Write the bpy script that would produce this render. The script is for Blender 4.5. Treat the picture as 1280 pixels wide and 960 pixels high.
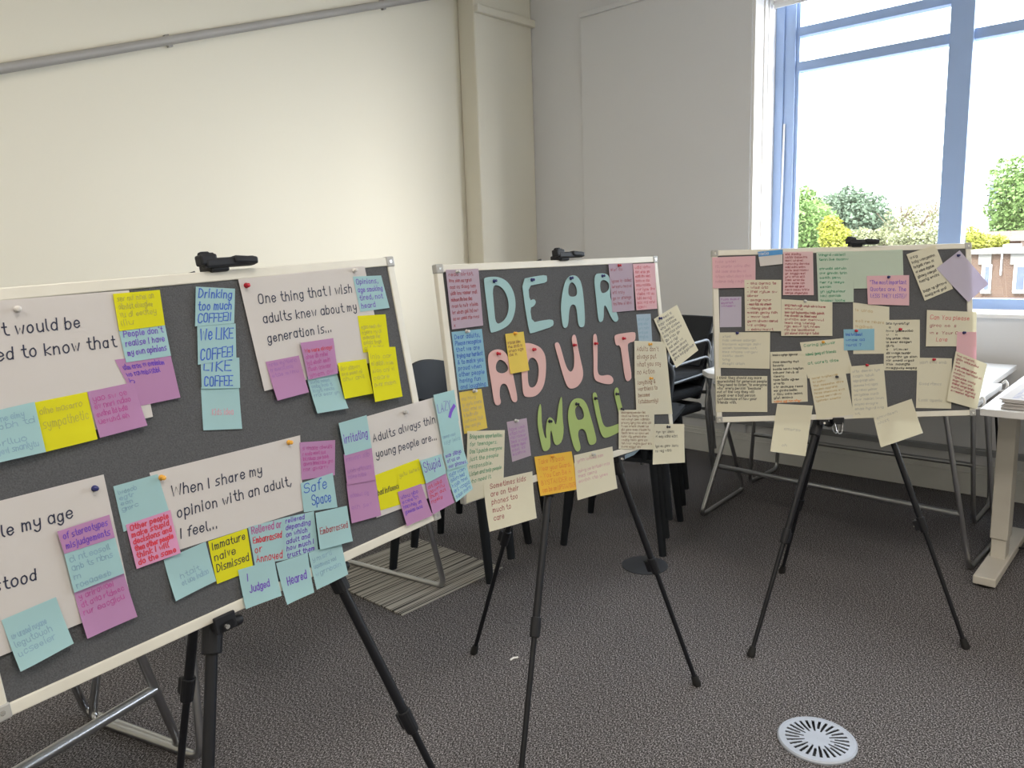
import bpy, bmesh, math, random
from mathutils import Vector as V, Matrix as M
random.seed(7)
for o in list(bpy.data.objects): bpy.data.objects.remove(o)
S = bpy.context.scene
COL = S.collection

# ------------------------------------------------------------------ camera
H = 1.38
F = 958.76
FW = V((-.6671, .7251, -.1710)).normalized()
UP = V((-.0896, .1497, .9847)); UP = (UP - FW * UP.dot(FW)).normalized()
RT = FW.cross(UP).normalized()
CAM = V((0, 0, H))
cd = bpy.data.cameras.new('camera'); cam = bpy.data.objects.new('camera', cd); COL.objects.link(cam)
cd.sensor_width = 36; cd.lens = F / 1280 * 36; cd.clip_start = .02; cd.clip_end = 400
cam.matrix_world = M(((RT.x, UP.x, -FW.x, 0), (RT.y, UP.y, -FW.y, 0), (RT.z, UP.z, -FW.z, H), (0, 0, 0, 1)))
S.camera = cam

# ------------------------------------------------------------------ light
S.view_settings.view_transform = 'Standard'; S.view_settings.look = 'None'
S.view_settings.gamma = 1; S.view_settings.use_curve_mapping = False
S.view_settings.exposure = 0.85
SKY = 5.0
w = bpy.data.worlds.new('sky'); S.world = w; w.use_nodes = True
bg = w.node_tree.nodes['Background']; bg.inputs[0].default_value = (.86, .94, 1, 1); bg.inputs[1].default_value = SKY

def lamp(name, kind, loc, rot, energy, color=(1, 1, 1), size=None, portal=False):
    l = bpy.data.lights.new(name, kind); l.energy = energy; l.color = color
    if size and kind == 'AREA': l.shape = 'RECTANGLE'; l.size, l.size_y = size
    if kind == 'SUN': l.angle = .009
    if portal: l.cycles.is_portal = True
    o = bpy.data.objects.new(name, l); COL.objects.link(o); o.location = loc; o.rotation_euler = rot
    return o
lamp('sun', 'SUN', (0, 0, 20), (math.radians(48), 0, math.radians(-28)), 4.0, (1, .93, .82))
lamp('added_wall_sun', 'SUN', (20, 12, 12), V((-.90, -.37, -.15)).to_track_quat('-Z', 'Y').to_euler(), 3.6, (1, .97, .92)).data.angle = .55  # second, broad sun added to brighten the left wall near the corner
lamp('window_portal', 'AREA', (.2, 4.80, 2.0), (math.radians(-90), 0, 0), 1, size=(4.9, 2.1), portal=True)
LAMPS = [((-1.6, -.6, 3.46), 22), ((.6, .6, 3.46), 24), ((.6, -2, 3.46), 26), ((2.3, 1.6, 3.46), 20)]
for i, (p, e) in enumerate(LAMPS):
    lamp('ceiling_panel_light', 'AREA', p, (0, 0, 0), e, (1, .91, .80), size=(1.2, .6))

# ------------------------------------------------------------------ materials
def new_mat(name):
    m = bpy.data.materials.new(name); m.use_nodes = True
    return m, m.node_tree, m.node_tree.nodes['Principled BSDF']
def mat(name, c, rough=.6, metal=0, noise=0, scale=30, bump=0, spec=.5):
    m, nt, b = new_mat(name)
    b.inputs['Base Color'].default_value = (*c, 1); b.inputs['Roughness'].default_value = rough
    b.inputs['Metallic'].default_value = metal; b.inputs['Specular IOR Level'].default_value = spec
    if noise or bump:
        tc = nt.nodes.new('ShaderNodeTexCoord'); n = nt.nodes.new('ShaderNodeTexNoise')
        n.inputs['Scale'].default_value = scale; n.inputs['Detail'].default_value = 4
        nt.links.new(tc.outputs['Object'], n.inputs['Vector'])
        if noise:
            r = nt.nodes.new('ShaderNodeMapRange')
            r.inputs['From Min'].default_value = .3; r.inputs['From Max'].default_value = .7
            r.inputs['To Min'].default_value = 1 - noise; r.inputs['To Max'].default_value = 1 + noise
            nt.links.new(n.outputs['Fac'], r.inputs['Value'])
            x = nt.nodes.new('ShaderNodeVectorMath'); x.operation = 'SCALE'; x.inputs[0].default_value = c
            nt.links.new(r.outputs['Result'], x.inputs['Scale']); nt.links.new(x.outputs[0], b.inputs['Base Color'])
        if bump:
            bp = nt.nodes.new('ShaderNodeBump'); bp.inputs['Strength'].default_value = bump; bp.inputs['Distance'].default_value = .002
            nt.links.new(n.outputs['Fac'], bp.inputs['Height']); nt.links.new(bp.outputs['Normal'], b.inputs['Normal'])
    return m
def paper_mat(name, c, thin=.28):
    m, nt, b = new_mat(name); out = nt.nodes['Material Output']; nt.nodes.remove(b)
    tc = nt.nodes.new('ShaderNodeTexCoord'); n = nt.nodes.new('ShaderNodeTexNoise'); n.inputs['Scale'].default_value = 14; n.inputs['Detail'].default_value = 3
    nt.links.new(tc.outputs['Object'], n.inputs['Vector'])
    bp = nt.nodes.new('ShaderNodeBump'); bp.inputs['Strength'].default_value = .35; bp.inputs['Distance'].default_value = .004
    nt.links.new(n.outputs['Fac'], bp.inputs['Height'])
    d = nt.nodes.new('ShaderNodeBsdfDiffuse'); d.inputs[0].default_value = (*c, 1); nt.links.new(bp.outputs['Normal'], d.inputs['Normal'])
    t = nt.nodes.new('ShaderNodeBsdfTranslucent'); t.inputs[0].default_value = (*[x * x for x in c], 1)
    mx = nt.nodes.new('ShaderNodeMixShader'); mx.inputs[0].default_value = thin
    nt.links.new(d.outputs[0], mx.inputs[1]); nt.links.new(t.outputs[0], mx.inputs[2]); nt.links.new(mx.outputs[0], out.inputs[0])
    return m
def glass_mat(name, tint=(1, 1, 1), refl=.06):
    m, nt, b = new_mat(name); out = nt.nodes['Material Output']; nt.nodes.remove(b)
    t = nt.nodes.new('ShaderNodeBsdfTransparent'); t.inputs[0].default_value = (*tint, 1)
    g = nt.nodes.new('ShaderNodeBsdfGlossy'); g.inputs['Roughness'].default_value = .02
    mx = nt.nodes.new('ShaderNodeMixShader'); mx.inputs[0].default_value = refl
    nt.links.new(t.outputs[0], mx.inputs[1]); nt.links.new(g.outputs[0], mx.inputs[2]); nt.links.new(mx.outputs[0], out.inputs[0])
    return m
def carpet_mat():
    m, nt, b = new_mat('brown_grey_carpet')
    tc = nt.nodes.new('ShaderNodeTexCoord')
    n1 = nt.nodes.new('ShaderNodeTexNoise'); n1.inputs['Scale'].default_value = 245; n1.inputs['Detail'].default_value = 3; n1.inputs['Roughness'].default_value = .75
    mp = nt.nodes.new('ShaderNodeMapping'); mp.inputs['Scale'].default_value = (1, .7, 1); mp.inputs['Rotation'].default_value = (0, 0, .7)
    nt.links.new(tc.outputs['Object'], mp.inputs[0]); nt.links.new(mp.outputs[0], n1.inputs['Vector'])
    n2 = nt.nodes.new('ShaderNodeTexNoise'); n2.inputs['Scale'].default_value = 1.6
    nt.links.new(tc.outputs['Object'], n2.inputs['Vector'])
    r = nt.nodes.new('ShaderNodeValToRGB')
    e = r.color_ramp.elements; e[0].position = .40; e[0].color = (.020, .019, .020, 1); e[1].position = .64; e[1].color = (.46, .44, .455, 1)
    k = e.new(.52); k.color = (.113, .106, .109, 1)
    nt.links.new(n1.outputs['Fac'], r.inputs[0])
    mr = nt.nodes.new('ShaderNodeMapRange'); mr.inputs['To Min'].default_value = .9; mr.inputs['To Max'].default_value = 1.1
    nt.links.new(n2.outputs['Fac'], mr.inputs['Value'])
    x = nt.nodes.new('ShaderNodeVectorMath'); x.operation = 'SCALE'
    nt.links.new(r.outputs[0], x.inputs[0]); nt.links.new(mr.outputs[0], x.inputs['Scale']); nt.links.new(x.outputs[0], b.inputs['Base Color'])
    bp = nt.nodes.new('ShaderNodeBump'); bp.inputs['Strength'].default_value = .5; bp.inputs['Distance'].default_value = .003
    nt.links.new(n1.outputs['Fac'], bp.inputs['Height']); nt.links.new(bp.outputs[0], b.inputs['Normal'])
    b.inputs['Roughness'].default_value = .95; b.inputs['Specular IOR Level'].default_value = .1
    return m
def stripe_mat():
    m, nt, b = new_mat('striped_carpet_tile')
    tc = nt.nodes.new('ShaderNodeTexCoord'); mp = nt.nodes.new('ShaderNodeMapping'); mp.inputs['Scale'].default_value = (105, .8, 1)
    n = nt.nodes.new('ShaderNodeTexNoise'); n.inputs['Scale'].default_value = 1.0; n.inputs['Detail'].default_value = 1
    nt.links.new(tc.outputs['Object'], mp.inputs[0]); nt.links.new(mp.outputs[0], n.inputs['Vector'])
    r = nt.nodes.new('ShaderNodeValToRGB'); e = r.color_ramp.elements
    e[0].position = .40; e[0].color = (.035, .034, .033, 1); e[1].position = .50; e[1].color = (.42, .40, .36, 1)
    nt.links.new(n.outputs['Fac'], r.inputs[0]); nt.links.new(r.outputs[0], b.inputs['Base Color']); b.inputs['Roughness'].default_value = .9
    return m
def brick_mat():
    m, nt, b = new_mat('red_brown_brick')
    tc = nt.nodes.new('ShaderNodeTexCoord'); mp = nt.nodes.new('ShaderNodeMapping'); mp.inputs['Rotation'].default_value = (math.radians(90), 0, 0)
    t = nt.nodes.new('ShaderNodeTexBrick'); t.inputs['Color1'].default_value = (.105, .058, .036, 1); t.inputs['Color2'].default_value = (.085, .045, .03, 1)
    t.inputs['Mortar'].default_value = (.14, .11, .085, 1); t.inputs['Scale'].default_value = 2.2; t.inputs['Mortar Size'].default_value = .03
    nt.links.new(tc.outputs['Object'], mp.inputs[0]); nt.links.new(mp.outputs[0], t.inputs['Vector']); nt.links.new(t.outputs[0], b.inputs['Base Color'])
    b.inputs['Roughness'].default_value = .9
    return m

WALL = mat('white_wall_paint', (.765, .735, .63), .7, bump=.05, scale=90)
WALL2 = mat('grey_white_wall_paint', (.73, .735, .755), .7, bump=.05, scale=90)
CEIL = mat('ceiling_white', (.8, .8, .78), .8, noise=.02, scale=5)
CARPET = carpet_mat()
TRIM = mat('satin_white_trim', (.74, .74, .72), .45, noise=.02, scale=8)
PIPE = mat('grey_pipe', (.36, .35, .335), .45, noise=.04, scale=6)
FRAME = mat('window_frame_flare_blue', (.35, .48, .75), .4, noise=.02, scale=6)  # frame colour has the blue lens flare around the window put into it
REVEAL = mat('white_gloss_reveal', (.86, .85, .84), .35, noise=.02, scale=6)
GLASS = glass_mat('clear_window_glass')
FELT = mat('charcoal_felt', (.096, .099, .107), .95, noise=.22, scale=420, bump=.5, spec=.1)
ALU = mat('cream_white_frame', (.66, .64, .57), .42, noise=.03, scale=20)
CAP = mat('grey_plastic_cap', (.36, .36, .35), .4, noise=.05, scale=40)
BLACK = mat('black_metal', (.007, .008, .012), .42, noise=.1, scale=30, spec=.35)
BLACKP = mat('black_plastic', (.009, .010, .014), .48, noise=.1, scale=25, spec=.35)
RUBBER = mat('black_rubber', (.010, .010, .011), .8, noise=.1, scale=50)
CHROME = mat('chrome', (.46, .47, .49), .28, 1, noise=.02, scale=10)
SCREW = mat('steel_screw', (.7, .7, .7), .25, 1, noise=.03, scale=40)
CHAIRP = mat('black_chair_plastic', (.010, .013, .018), .62, noise=.12, scale=12, bump=.08, spec=.3)
ARMM = mat('satin_grey_steel', (.16, .175, .195), .5, .6, noise=.04, scale=12)
CHAIRF = mat('black_chair_fabric', (.018, .021, .027), .85, noise=.25, scale=220, bump=.2)
TABLE = mat('white_laminate', (.80, .80, .80), .32, noise=.02, scale=5)
TEDGE = mat('pale_edge_band', (.72, .71, .69), .4, noise=.02, scale=5)
BEIGE = mat('beige_powder_coat', (.60, .57, .51), .45, noise=.03, scale=14)
VENT = mat('pale_blue_grey_metal', (.42, .46, .54), .5, .15, noise=.04, scale=20)
DARK = mat('dark_void', (.006, .006, .009), .7, noise=.2, scale=50)
OUTLET = mat('blue_grey_steel', (.05, .056, .068), .5, .1, noise=.1, scale=30)
STRIPE = stripe_mat()
BRICK = brick_mat()
STONE = mat('pale_stone', (.20, .19, .17), .8, noise=.08, scale=4)
RENDER = mat('white_render', (.80, .80, .80), .8, noise=.03, scale=2)
ROOF = mat('red_tile_roof', (.13, .085, .07), .9, noise=.2, scale=3)
PANEB = mat('blue_glazing', (.09, .11, .19), .5, noise=.25, scale=.9)
STREET = mat('street_grey', (.16, .16, .16), .9, noise=.1, scale=1)
BARK = mat('tree_bark', (.16, .12, .08), .9, noise=.2, scale=6)
def leaf(n, c): return mat(n, c, .7, noise=.35, scale=1.6)
LEAVES = dict(green=leaf('leaf_green', (.12, .20, .05)), dull=leaf('leaf_dull_green', (.12, .17, .11)), yellow=leaf('leaf_yellow_green', (.26, .27, .03)),
              pale=leaf('leaf_pale', (.20, .21, .11)))
P = {k: paper_mat('paper_' + k, c) for k, c in dict(
    white=(.74, .71, .70), cream=(.77, .74, .60), yellow=(.80, .77, .035), soft_yellow=(.82, .64, .15), amber=(.90, .58, .10),
    aqua=(.42, .65, .69), purple=(.53, .29, .52), pink=(.79, .51, .57), hot_pink=(.74, .36, .58), sky=(.30, .55, .70), mauve=(.52, .43, .53),
    lilac=(.58, .54, .67), pale_green=(.58, .68, .58), rose=(.78, .57, .60), letter_blue=(.43, .64, .67), letter_pink=(.80, .55, .54), letter_green=(.44, .57, .23),
    pale_blue=(.45, .58, .70)).items()}
INK = {k: mat('ink_' + k, c, .6, noise=.1, scale=60) for k, c in dict(
    navy=(.02, .025, .06), black=(.02, .02, .022), blue=(.03, .11, .50), violet=(.14, .05, .48), red=(.55, .03, .06), maroon=(.32, .05, .07), brown=(.24, .09, .04),
    green=(.03, .26, .13), orange=(.75, .22, .03), faint_blue=(.22, .38, .50), faint_pink=(.60, .30, .38), faint_violet=(.34, .15, .42), faint_brown=(.52, .40, .20),
    faint_grey=(.45, .44, .38), olive=(.45, .42, .04), magenta=(.42, .08, .30)).items()}
PINC = {k: mat('pin_' + k, c, .3, noise=.05, scale=200) for k, c in dict(
    red=(.45, .01, .03), white=(.62, .60, .58), blue=(.02, .025, .14), orange=(.75, .38, .05), black=(.015, .016, .03), clear=(.5, .5, .5)).items()}

# ------------------------------------------------------------------ helpers
def ray(q): return RT * ((q[0] - 640) / F) - UP * ((q[1] - 480) / F) + FW
def onz(q, z=0): d = ray(q); return CAM + d * ((z - H) / d.z)
def ony(q, y): d = ray(q); return CAM + d * (y / d.y)
def onx(q, x): d = ray(q); return CAM + d * (x / d.x)

def mk(name, bm, m, parent=None, loc=None, smooth=False, bevel=0):
    """links a bmesh (world coordinates) as one mesh object whose origin is loc"""
    me = bpy.data.meshes.new(name)
    bmesh.ops.recalc_face_normals(bm, faces=bm.faces)
    pl = parent.matrix_world.translation if parent else V((0, 0, 0))
    if loc is None and not parent and bm.verts:
        lo = [min(v.co[i] for v in bm.verts) for i in range(3)]; hi = [max(v.co[i] for v in bm.verts) for i in range(3)]
        loc = V(((lo[0] + hi[0]) / 2, (lo[1] + hi[1]) / 2, lo[2]))
    if loc is None: loc = pl
    bmesh.ops.translate(bm, verts=bm.verts, vec=-V(loc))
    if smooth:
        for f in bm.faces: f.smooth = True
    bm.to_mesh(me); bm.free()
    o = bpy.data.objects.new(name, me); COL.objects.link(o)
    for x in (m if isinstance(m, (list, tuple)) else [m]): me.materials.append(x)
    if parent:
        o.parent = parent; o.location = V(loc) - pl
    else: o.location = loc
    if smooth:
        try: me.set_sharp_from_angle(angle=math.radians(38))
        except Exception: pass
    if bevel:
        b = o.modifiers.new('bevel', 'BEVEL'); b.width = bevel; b.segments = 2; b.limit_method = 'ANGLE'
    bpy.context.view_layer.update()
    return o
def tag(o, label=None, cat=None, group=None, kind=None):
    if label: o['label'] = label
    if cat: o['category'] = cat
    if group: o['group'] = group
    if kind: o['kind'] = kind
    return o
def empty(name, loc, label, cat, group=None):
    o = bpy.data.objects.new(name, None); COL.objects.link(o); o.location = loc; o.empty_display_size = .1
    bpy.context.view_layer.update()
    return tag(o, label, cat, group)
def copy_tree(o, parent=None):
    c = o.copy(); COL.objects.link(c)
    if parent: c.parent = parent
    for ch in list(o.children): copy_tree(ch, c)
    return c
def box(bm, lo, hi):
    g = bmesh.ops.create_cube(bm, size=1)['verts']
    for v in g: v.co = V([(lo[i] + hi[i]) / 2 + v.co[i] * (hi[i] - lo[i]) for i in range(3)])
    return g
def obox(bm, c, ax, hs):
    g = bmesh.ops.create_cube(bm, size=2)['verts']
    for v in g: v.co = V(c) + sum((V(ax[i]) * v.co[i] * hs[i] for i in range(3)), V((0, 0, 0)))
    return g
def frame_of(d):
    d = V(d).normalized(); a = V((0, 0, 1)) if abs(d.z) < .9 else V((1, 0, 0))
    x = d.cross(a).normalized(); return d, x, d.cross(x).normalized()
def tube(bm, p0, p1, r, r1=None, seg=14, flat=1):
    r1 = r if r1 is None else r1
    d, x, y = frame_of(V(p1) - V(p0)); A, B = [], []
    for i in range(seg):
        a = 2 * math.pi * i / seg; o = x * math.cos(a) + y * math.sin(a) * flat
        A.append(bm.verts.new(V(p0) + o * r)); B.append(bm.verts.new(V(p1) + o * r1))
    for i in range(seg): bm.faces.new((A[i], A[(i + 1) % seg], B[(i + 1) % seg], B[i]))
    bm.faces.new(A[::-1]); bm.faces.new(B)
def fillet(pts, r, n=5):
    pts = [V(p) for p in pts]; out = [pts[0]]
    for a, b, c in zip(pts, pts[1:], pts[2:]):
        u, v = (a - b), (c - b); k = min(r, u.length * .45, v.length * .45)
        p, q = b + u.normalized() * k, b + v.normalized() * k
        for i in range(n + 1):
            t = i / n; out.append(p * (1 - t) ** 2 + b * 2 * t * (1 - t) + q * t * t)
    return out + [pts[-1]]
def path(bm, pts, r, seg=10, fil=0):
    pts = fillet(pts, fil) if fil else [V(p) for p in pts]
    d, x, y = frame_of(pts[1] - pts[0]); rings = []
    for i, p in enumerate(pts):
        t = (pts[min(i + 1, len(pts) - 1)] - pts[max(i - 1, 0)]).normalized()
        x = (x - t * x.dot(t)).normalized(); y = t.cross(x)
        rings.append([bm.verts.new(p + (x * math.cos(2 * math.pi * k / seg) + y * math.sin(2 * math.pi * k / seg)) * r) for k in range(seg)])
    for A, B in zip(rings, rings[1:]):
        for k in range(seg): bm.faces.new((A[k], A[(k + 1) % seg], B[(k + 1) % seg], B[k]))
    bm.faces.new(rings[0][::-1]); bm.faces.new(rings[-1])
def lathe(bm, o, d, prof, seg=14, caps=True):
    d, x, y = frame_of(d); rings = []
    for h, r in prof:
        rings.append([bm.verts.new(V(o) + d * h + (x * math.cos(2 * math.pi * k / seg) + y * math.sin(2 * math.pi * k / seg)) * max(r, 1e-5)) for k in range(seg)])
    for A, B in zip(rings, rings[1:]):
        for k in range(seg): bm.faces.new((A[k], A[(k + 1) % seg], B[(k + 1) % seg], B[k]))
    if caps: bm.faces.new(rings[0][::-1]); bm.faces.new(rings[-1])
NB = bmesh.new
def struct(name, bm, m, parent=None, **k):
    o = mk(name, bm, m, parent, **k)
    if not parent: o['kind'] = 'structure'
    return o

# ------------------------------------------------------------------ room shell
X0, X1, Y0, Y1, ZC = -4.06, 3.5, -3.5, 4.585, 3.5
WX0, WX1, WZ0, WZ1, YF = -2.155, 2.55, .975, 3.05, 4.855     # window opening and the plane of its frame
T = .35
b = NB(); box(b, (X0 - T, Y0 - T, -.12), (X1 + T, Y1 + T, 0)); struct('floor', b, CARPET, loc=(0, 0, 0))
b = NB(); box(b, (X0 - T, Y0 - T, ZC), (X1 + T, Y1 + T, ZC + .15)); struct('ceiling', b, CEIL)
b = NB(); box(b, (X0 - T, Y0 - T, 0), (X0, Y1 + T, ZC)); struct('wall_left', b, WALL)
b = NB(); box(b, (X1, Y0 - T, 0), (X1 + T, Y1 + T, ZC)); struct('wall_right', b, WALL)
b = NB(); box(b, (X0, Y0 - T, 0), (X1, Y0, ZC)); struct('wall_front', b, WALL)
b = NB()
box(b, (X0, Y1, 0), (WX0, Y1 + T, ZC)); box(b, (WX1, Y1, 0), (X1, Y1 + T, ZC))
box(b, (WX0, Y1, 0), (WX1, Y1 + T, WZ0 - .02)); box(b, (WX0, Y1, WZ1), (WX1, Y1 + T, ZC))
struct('wall_back', b, WALL2)
# reveal lining, sill
b = NB(); box(b, (WX0 - .012, Y1 - .012, WZ0), (WX0 + .006, YF + .02, WZ1))
box(b, (WX0 + .006, Y1 + .10, WZ0), (WX0 + .016, Y1 + .125, WZ1)); box(b, (WX0 + .006, Y1 + .16, WZ0), (WX0 + .014, Y1 + .18, WZ1))
struct('trim_1', b, REVEAL, bevel=.002)
b = NB(); box(b, (WX0, Y1 - .03, WZ0 - .022), (WX1, YF, WZ0)); struct('trim_2', b, REVEAL, bevel=.004)
# the window: outer frame, mullions, transoms, panes
win = bpy.data.objects.new('window_1', None); COL.objects.link(win); win.location = (0, YF, WZ0); win['kind'] = 'structure'; bpy.context.view_layer.update()
b = NB(); fy0, fy1 = YF, YF + .075
box(b, (WX0 + .006, fy0, WZ0), (WX0 + .06, fy1, WZ1)); box(b, (WX0 + .06, fy0 + .012, WZ0), (WX0 + .128, fy1, WZ1)); box(b, (WX0 + .128, fy0 + .022, WZ0 + .06), (WX0 + .15, fy1, WZ1))
box(b, (WX0, fy0, WZ1 - .06), (WX1, fy1, WZ1)); box(b, (WX0 + .06, fy0 + .01, WZ0), (WX1, fy1, WZ0 + .055)); box(b, (WX1 - .15, fy0, WZ0), (WX1, fy1, WZ1))
mk('window_frame', b, FRAME, win, bevel=.003)
MULL = [-1.118, -.18, .76, 1.70]
for x in MULL:
    b = NB(); box(b, (x - .058, fy0 - .02, WZ0 + .055), (x + .058, fy1, WZ1 - .06)); mk('mullion', b, FRAME, win, bevel=.003)
edges = [WX0 + .15] + MULL + [WX1 - .15]
for i in range(5):
    xa = edges[i] + (0 if i == 0 else .058); xb = edges[i + 1] - (0 if i == 4 else .058)
    for z0, z1 in ([(2.397, 2.452), (2.600, 2.652)] if i == 0 else [(2.397, 2.452)]):
        b = NB(); box(b, (xa, fy0 + .005, z0), (xb, fy1, z1)); mk('transom', b, FRAME, win, bevel=.002)
    b = NB(); box(b, (xa, fy0 + .045, WZ0 + .055), (xb, fy0 + .049, WZ1 - .06)); mk('pane', b, GLASS, win)
# slim steel stay hanging beside the left jamb of the frame
b = NB(); path(b, [(WX0 + .072, fy0 + .004, 2.10), (WX0 + .07, fy0 - .004, 1.72), (WX0 + .064, fy0 + .002, 1.40), (WX0 + .064, fy0 + .002, 1.03)], .006, fil=.05)
mk('window_stay', b, REVEAL, win, smooth=True)
# roller blind cassette at the head of the window
bl = empty('roller_blind', (WX0 + 2.3, YF - .04, 2.80), 'white roller blind rolled up in its cassette at the head of the window', 'blind')
b = NB(); lathe(b, (WX0 + .012, YF - .05, 2.86), (1, 0, 0), [(0, .043), (4.65, .043)], 24); mk('blind_roll', b, REVEAL, bl, smooth=True)
b = NB(); box(b, (WX0 + .012, YF - .056, 2.775), (WX1 - .02, YF - .044, 2.80)); mk('bottom_bar', b, TRIM, bl, bevel=.003)
b = NB(); box(b, (WX0 + .012, YF - .051, 2.795), (WX1 - .02, YF - .049, 2.83)); mk('blind_fabric', b, REVEAL, bl)
b = NB(); box(b, (WX0 + .006, YF - .098, 2.80), (WX0 + .012, YF - .002, 2.92)); mk('bracket', b, TRIM, bl)
# skirting boards with their moulding, trunking round the walls, inclined pipe
b = NB(); box(b, (X0, Y1 - .022, 0), (X1, Y1, .150)); box(b, (X0, Y1 - .016, .150), (X1, Y1, .166)); box(b, (X0, Y1 - .026, .118), (X1, Y1 - .022, .126))
struct('baseboard_back', b, TRIM, bevel=.003)
b = NB(); box(b, (X0, Y0, 0), (X0 + .022, Y1 - .022, .150)); box(b, (X0, Y0, .150), (X0 + .016, Y1 - .022, .166)); struct('baseboard_left', b, TRIM, bevel=.003)
b = NB(); box(b, (X0 + .022, Y1 - .034, .225), (X1, Y1, .256)); struct('trim_3', b, mat('grey_cable_duct', (.30, .31, .33), .5, noise=.05, scale=9), bevel=.003)
b = NB(); box(b, (-3.897, 3.985, 2.985), (-3.857, Y1, 3.035)); struct('trim_4', b, WALL, bevel=.006)
b = NB(); box(b, (-3.435, Y1 - .035, 2.955), (WX0 - .1, Y1, 2.99)); struct('trim_5', b, WALL2, bevel=.006)
b = NB(); box(b, (-3.435, Y1 - .018, .166), (WX0 - .012, Y1, 2.955)); struct('trim_6', b, WALL2, bevel=.004)
# pier added to imitate the soft shadow bands near the room corner
b = NB(); box(b, (X0, 3.985, 0), (-3.897, Y1, ZC)); struct('shade_pier', b, WALL, bevel=.012)
b = NB(); box(b, (-3.897, 3.985, 0), (-3.875, Y1 - .022, .150)); struct('baseboard_shade_pier', b, TRIM, bevel=.003)
pr = empty('sloping_pipe', (X0 + .03, 2.0, 2.5), 'long grey pipe running up at a slant across the cream wall', 'pipe')
pa, pb = onx((0, 86), X0 + .03), onx((505, 1), X0 + .03); dd = (pb - pa)
b = NB(); tube(b, pa - dd * .6, pa + dd * ((3.975 - pa.y) / dd.y), .022, seg=20); mk('pipe_run', b, PIPE, pr, smooth=True)
for t in (-.3, .33, .93):
    c = pa + dd * t; b = NB(); obox(b, (X0 + .012, c.y, c.z), (dd.normalized(), V((1, 0, 0)), dd.normalized().cross(V((1, 0, 0)))), (.012, .012, .030)); mk('pipe_clip', b, PIPE, pr, bevel=.002)

# ------------------------------------------------------------------ outside
b = NB(); box(b, (-90, 8, -12.3), (60, 190, -12)); struct('street_ground', b, STREET)
def out(q, y): return ony(q, y)
D1, D2, D3 = 70, 112, 90
bb = empty('brick_building', (-8, D1, -6), 'low red brick house across the street with white windows', 'building')
xl = out((1206, 320), D1).x; ztop = out((1240, 312.5), D1).z
b = NB(); box(b, (xl, D1, -12), (6, D1 + 12, ztop - .3)); mk('brick_wall', b, BRICK, bb)
b = NB(); box(b, (xl - .3, D1 - .4, ztop - .3), (6.3, D1 + 12.3, ztop)); mk('parapet_coping', b, STONE, bb)
def px_box(x0, y0, x1, y1, d, t0, t1):
    a, c = out((x0, y0), d), out((x1, y1), d); b = NB(); box(b, (a.x, d - t0, c.z), (c.x, d + t1, a.z)); return b
for x0, x1 in ((1228, 1238), (1268, 1282), (1310, 1324)):
    fo = mk('window', px_box(x0, 331, x1, 365, D1, .12, .05), RENDER, bb)
    mk('pane', px_box(x0 + 4, 333, x1 - 2.5, 362, D1, .16, -.13), PANEB, fo)
    mk('lintel', px_box(x0 - 4, 317, x1 + 1, 330.5, D1, .15, .05), STONE, bb); mk('window_sill', px_box(x0 - 2, 365, x1 + 1, 367, D1, .25, .05), STONE, bb)
c = out((1252, 330), D1); b = NB(); tube(b, (c.x, D1 - .1, out((1252, 344), D1).z), (c.x, D1 - .1, ztop - .3), .06); mk('drainpipe', b, RENDER, bb)
mk('roof_vent', px_box(1255, 305.5, 1273, 312.5, D1 + 3, .5, 1.5), RENDER, bb, bevel=.08)
wb = empty('street_building', (-22, D2, -6), 'tall white rendered building with a blue glazed bay', 'building')
mk('wall', px_box(1207, 205, 1266, 330, D2, 0, 12), RENDER, wb)
gz = mk('glazing', px_box(1237, 230, 1258, 268, D2, .4, .05), PANEB, wb)
a, c = out((1237, 230), D2), out((1258, 268), D2); b = NB()
for t in (0, .33, .62, 1): z = c.z + (a.z - c.z) * t; box(b, (a.x - .1, D2 - .55, z - .1), (c.x + .1, D2 - .4, z + .1))
for t in (0, .5, 1): x = a.x + (c.x - a.x) * t; box(b, (x - .1, D2 - .55, c.z), (x + .1, D2 - .4, a.z))
mk('glazing_bars', b, RENDER, gz)
rr = empty('tiled_roof_house', (-16, D3, -6), 'dark red tiled roof behind the brick house', 'building')
a, c = out((1206, 303), D3), out((1262, 291), D3)
b = NB(); box(b, (a.x, D3, -12), (c.x + 1, D3 + 8, a.z)); mk('wall', b, BRICK, rr)
b = NB(); vs = [b.verts.new(p) for p in ((a.x - .3, D3 - .4, a.z), (c.x + 1.3, D3 - .4, a.z), (c.x + 1.3, D3 + 8.4, a.z), (a.x - .3, D3 + 8.4, a.z), (a.x - .3, D3 + 4, c.z + .2), (c.x + 1.3, D3 + 4, c.z + .2))]
for f in ((0, 1, 5, 4), (2, 3, 4, 5), (0, 4, 3), (1, 2, 5), (0, 3, 2, 1)): b.faces.new([vs[i] for i in f])
mk('roof', b, ROOF, rr)
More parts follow.
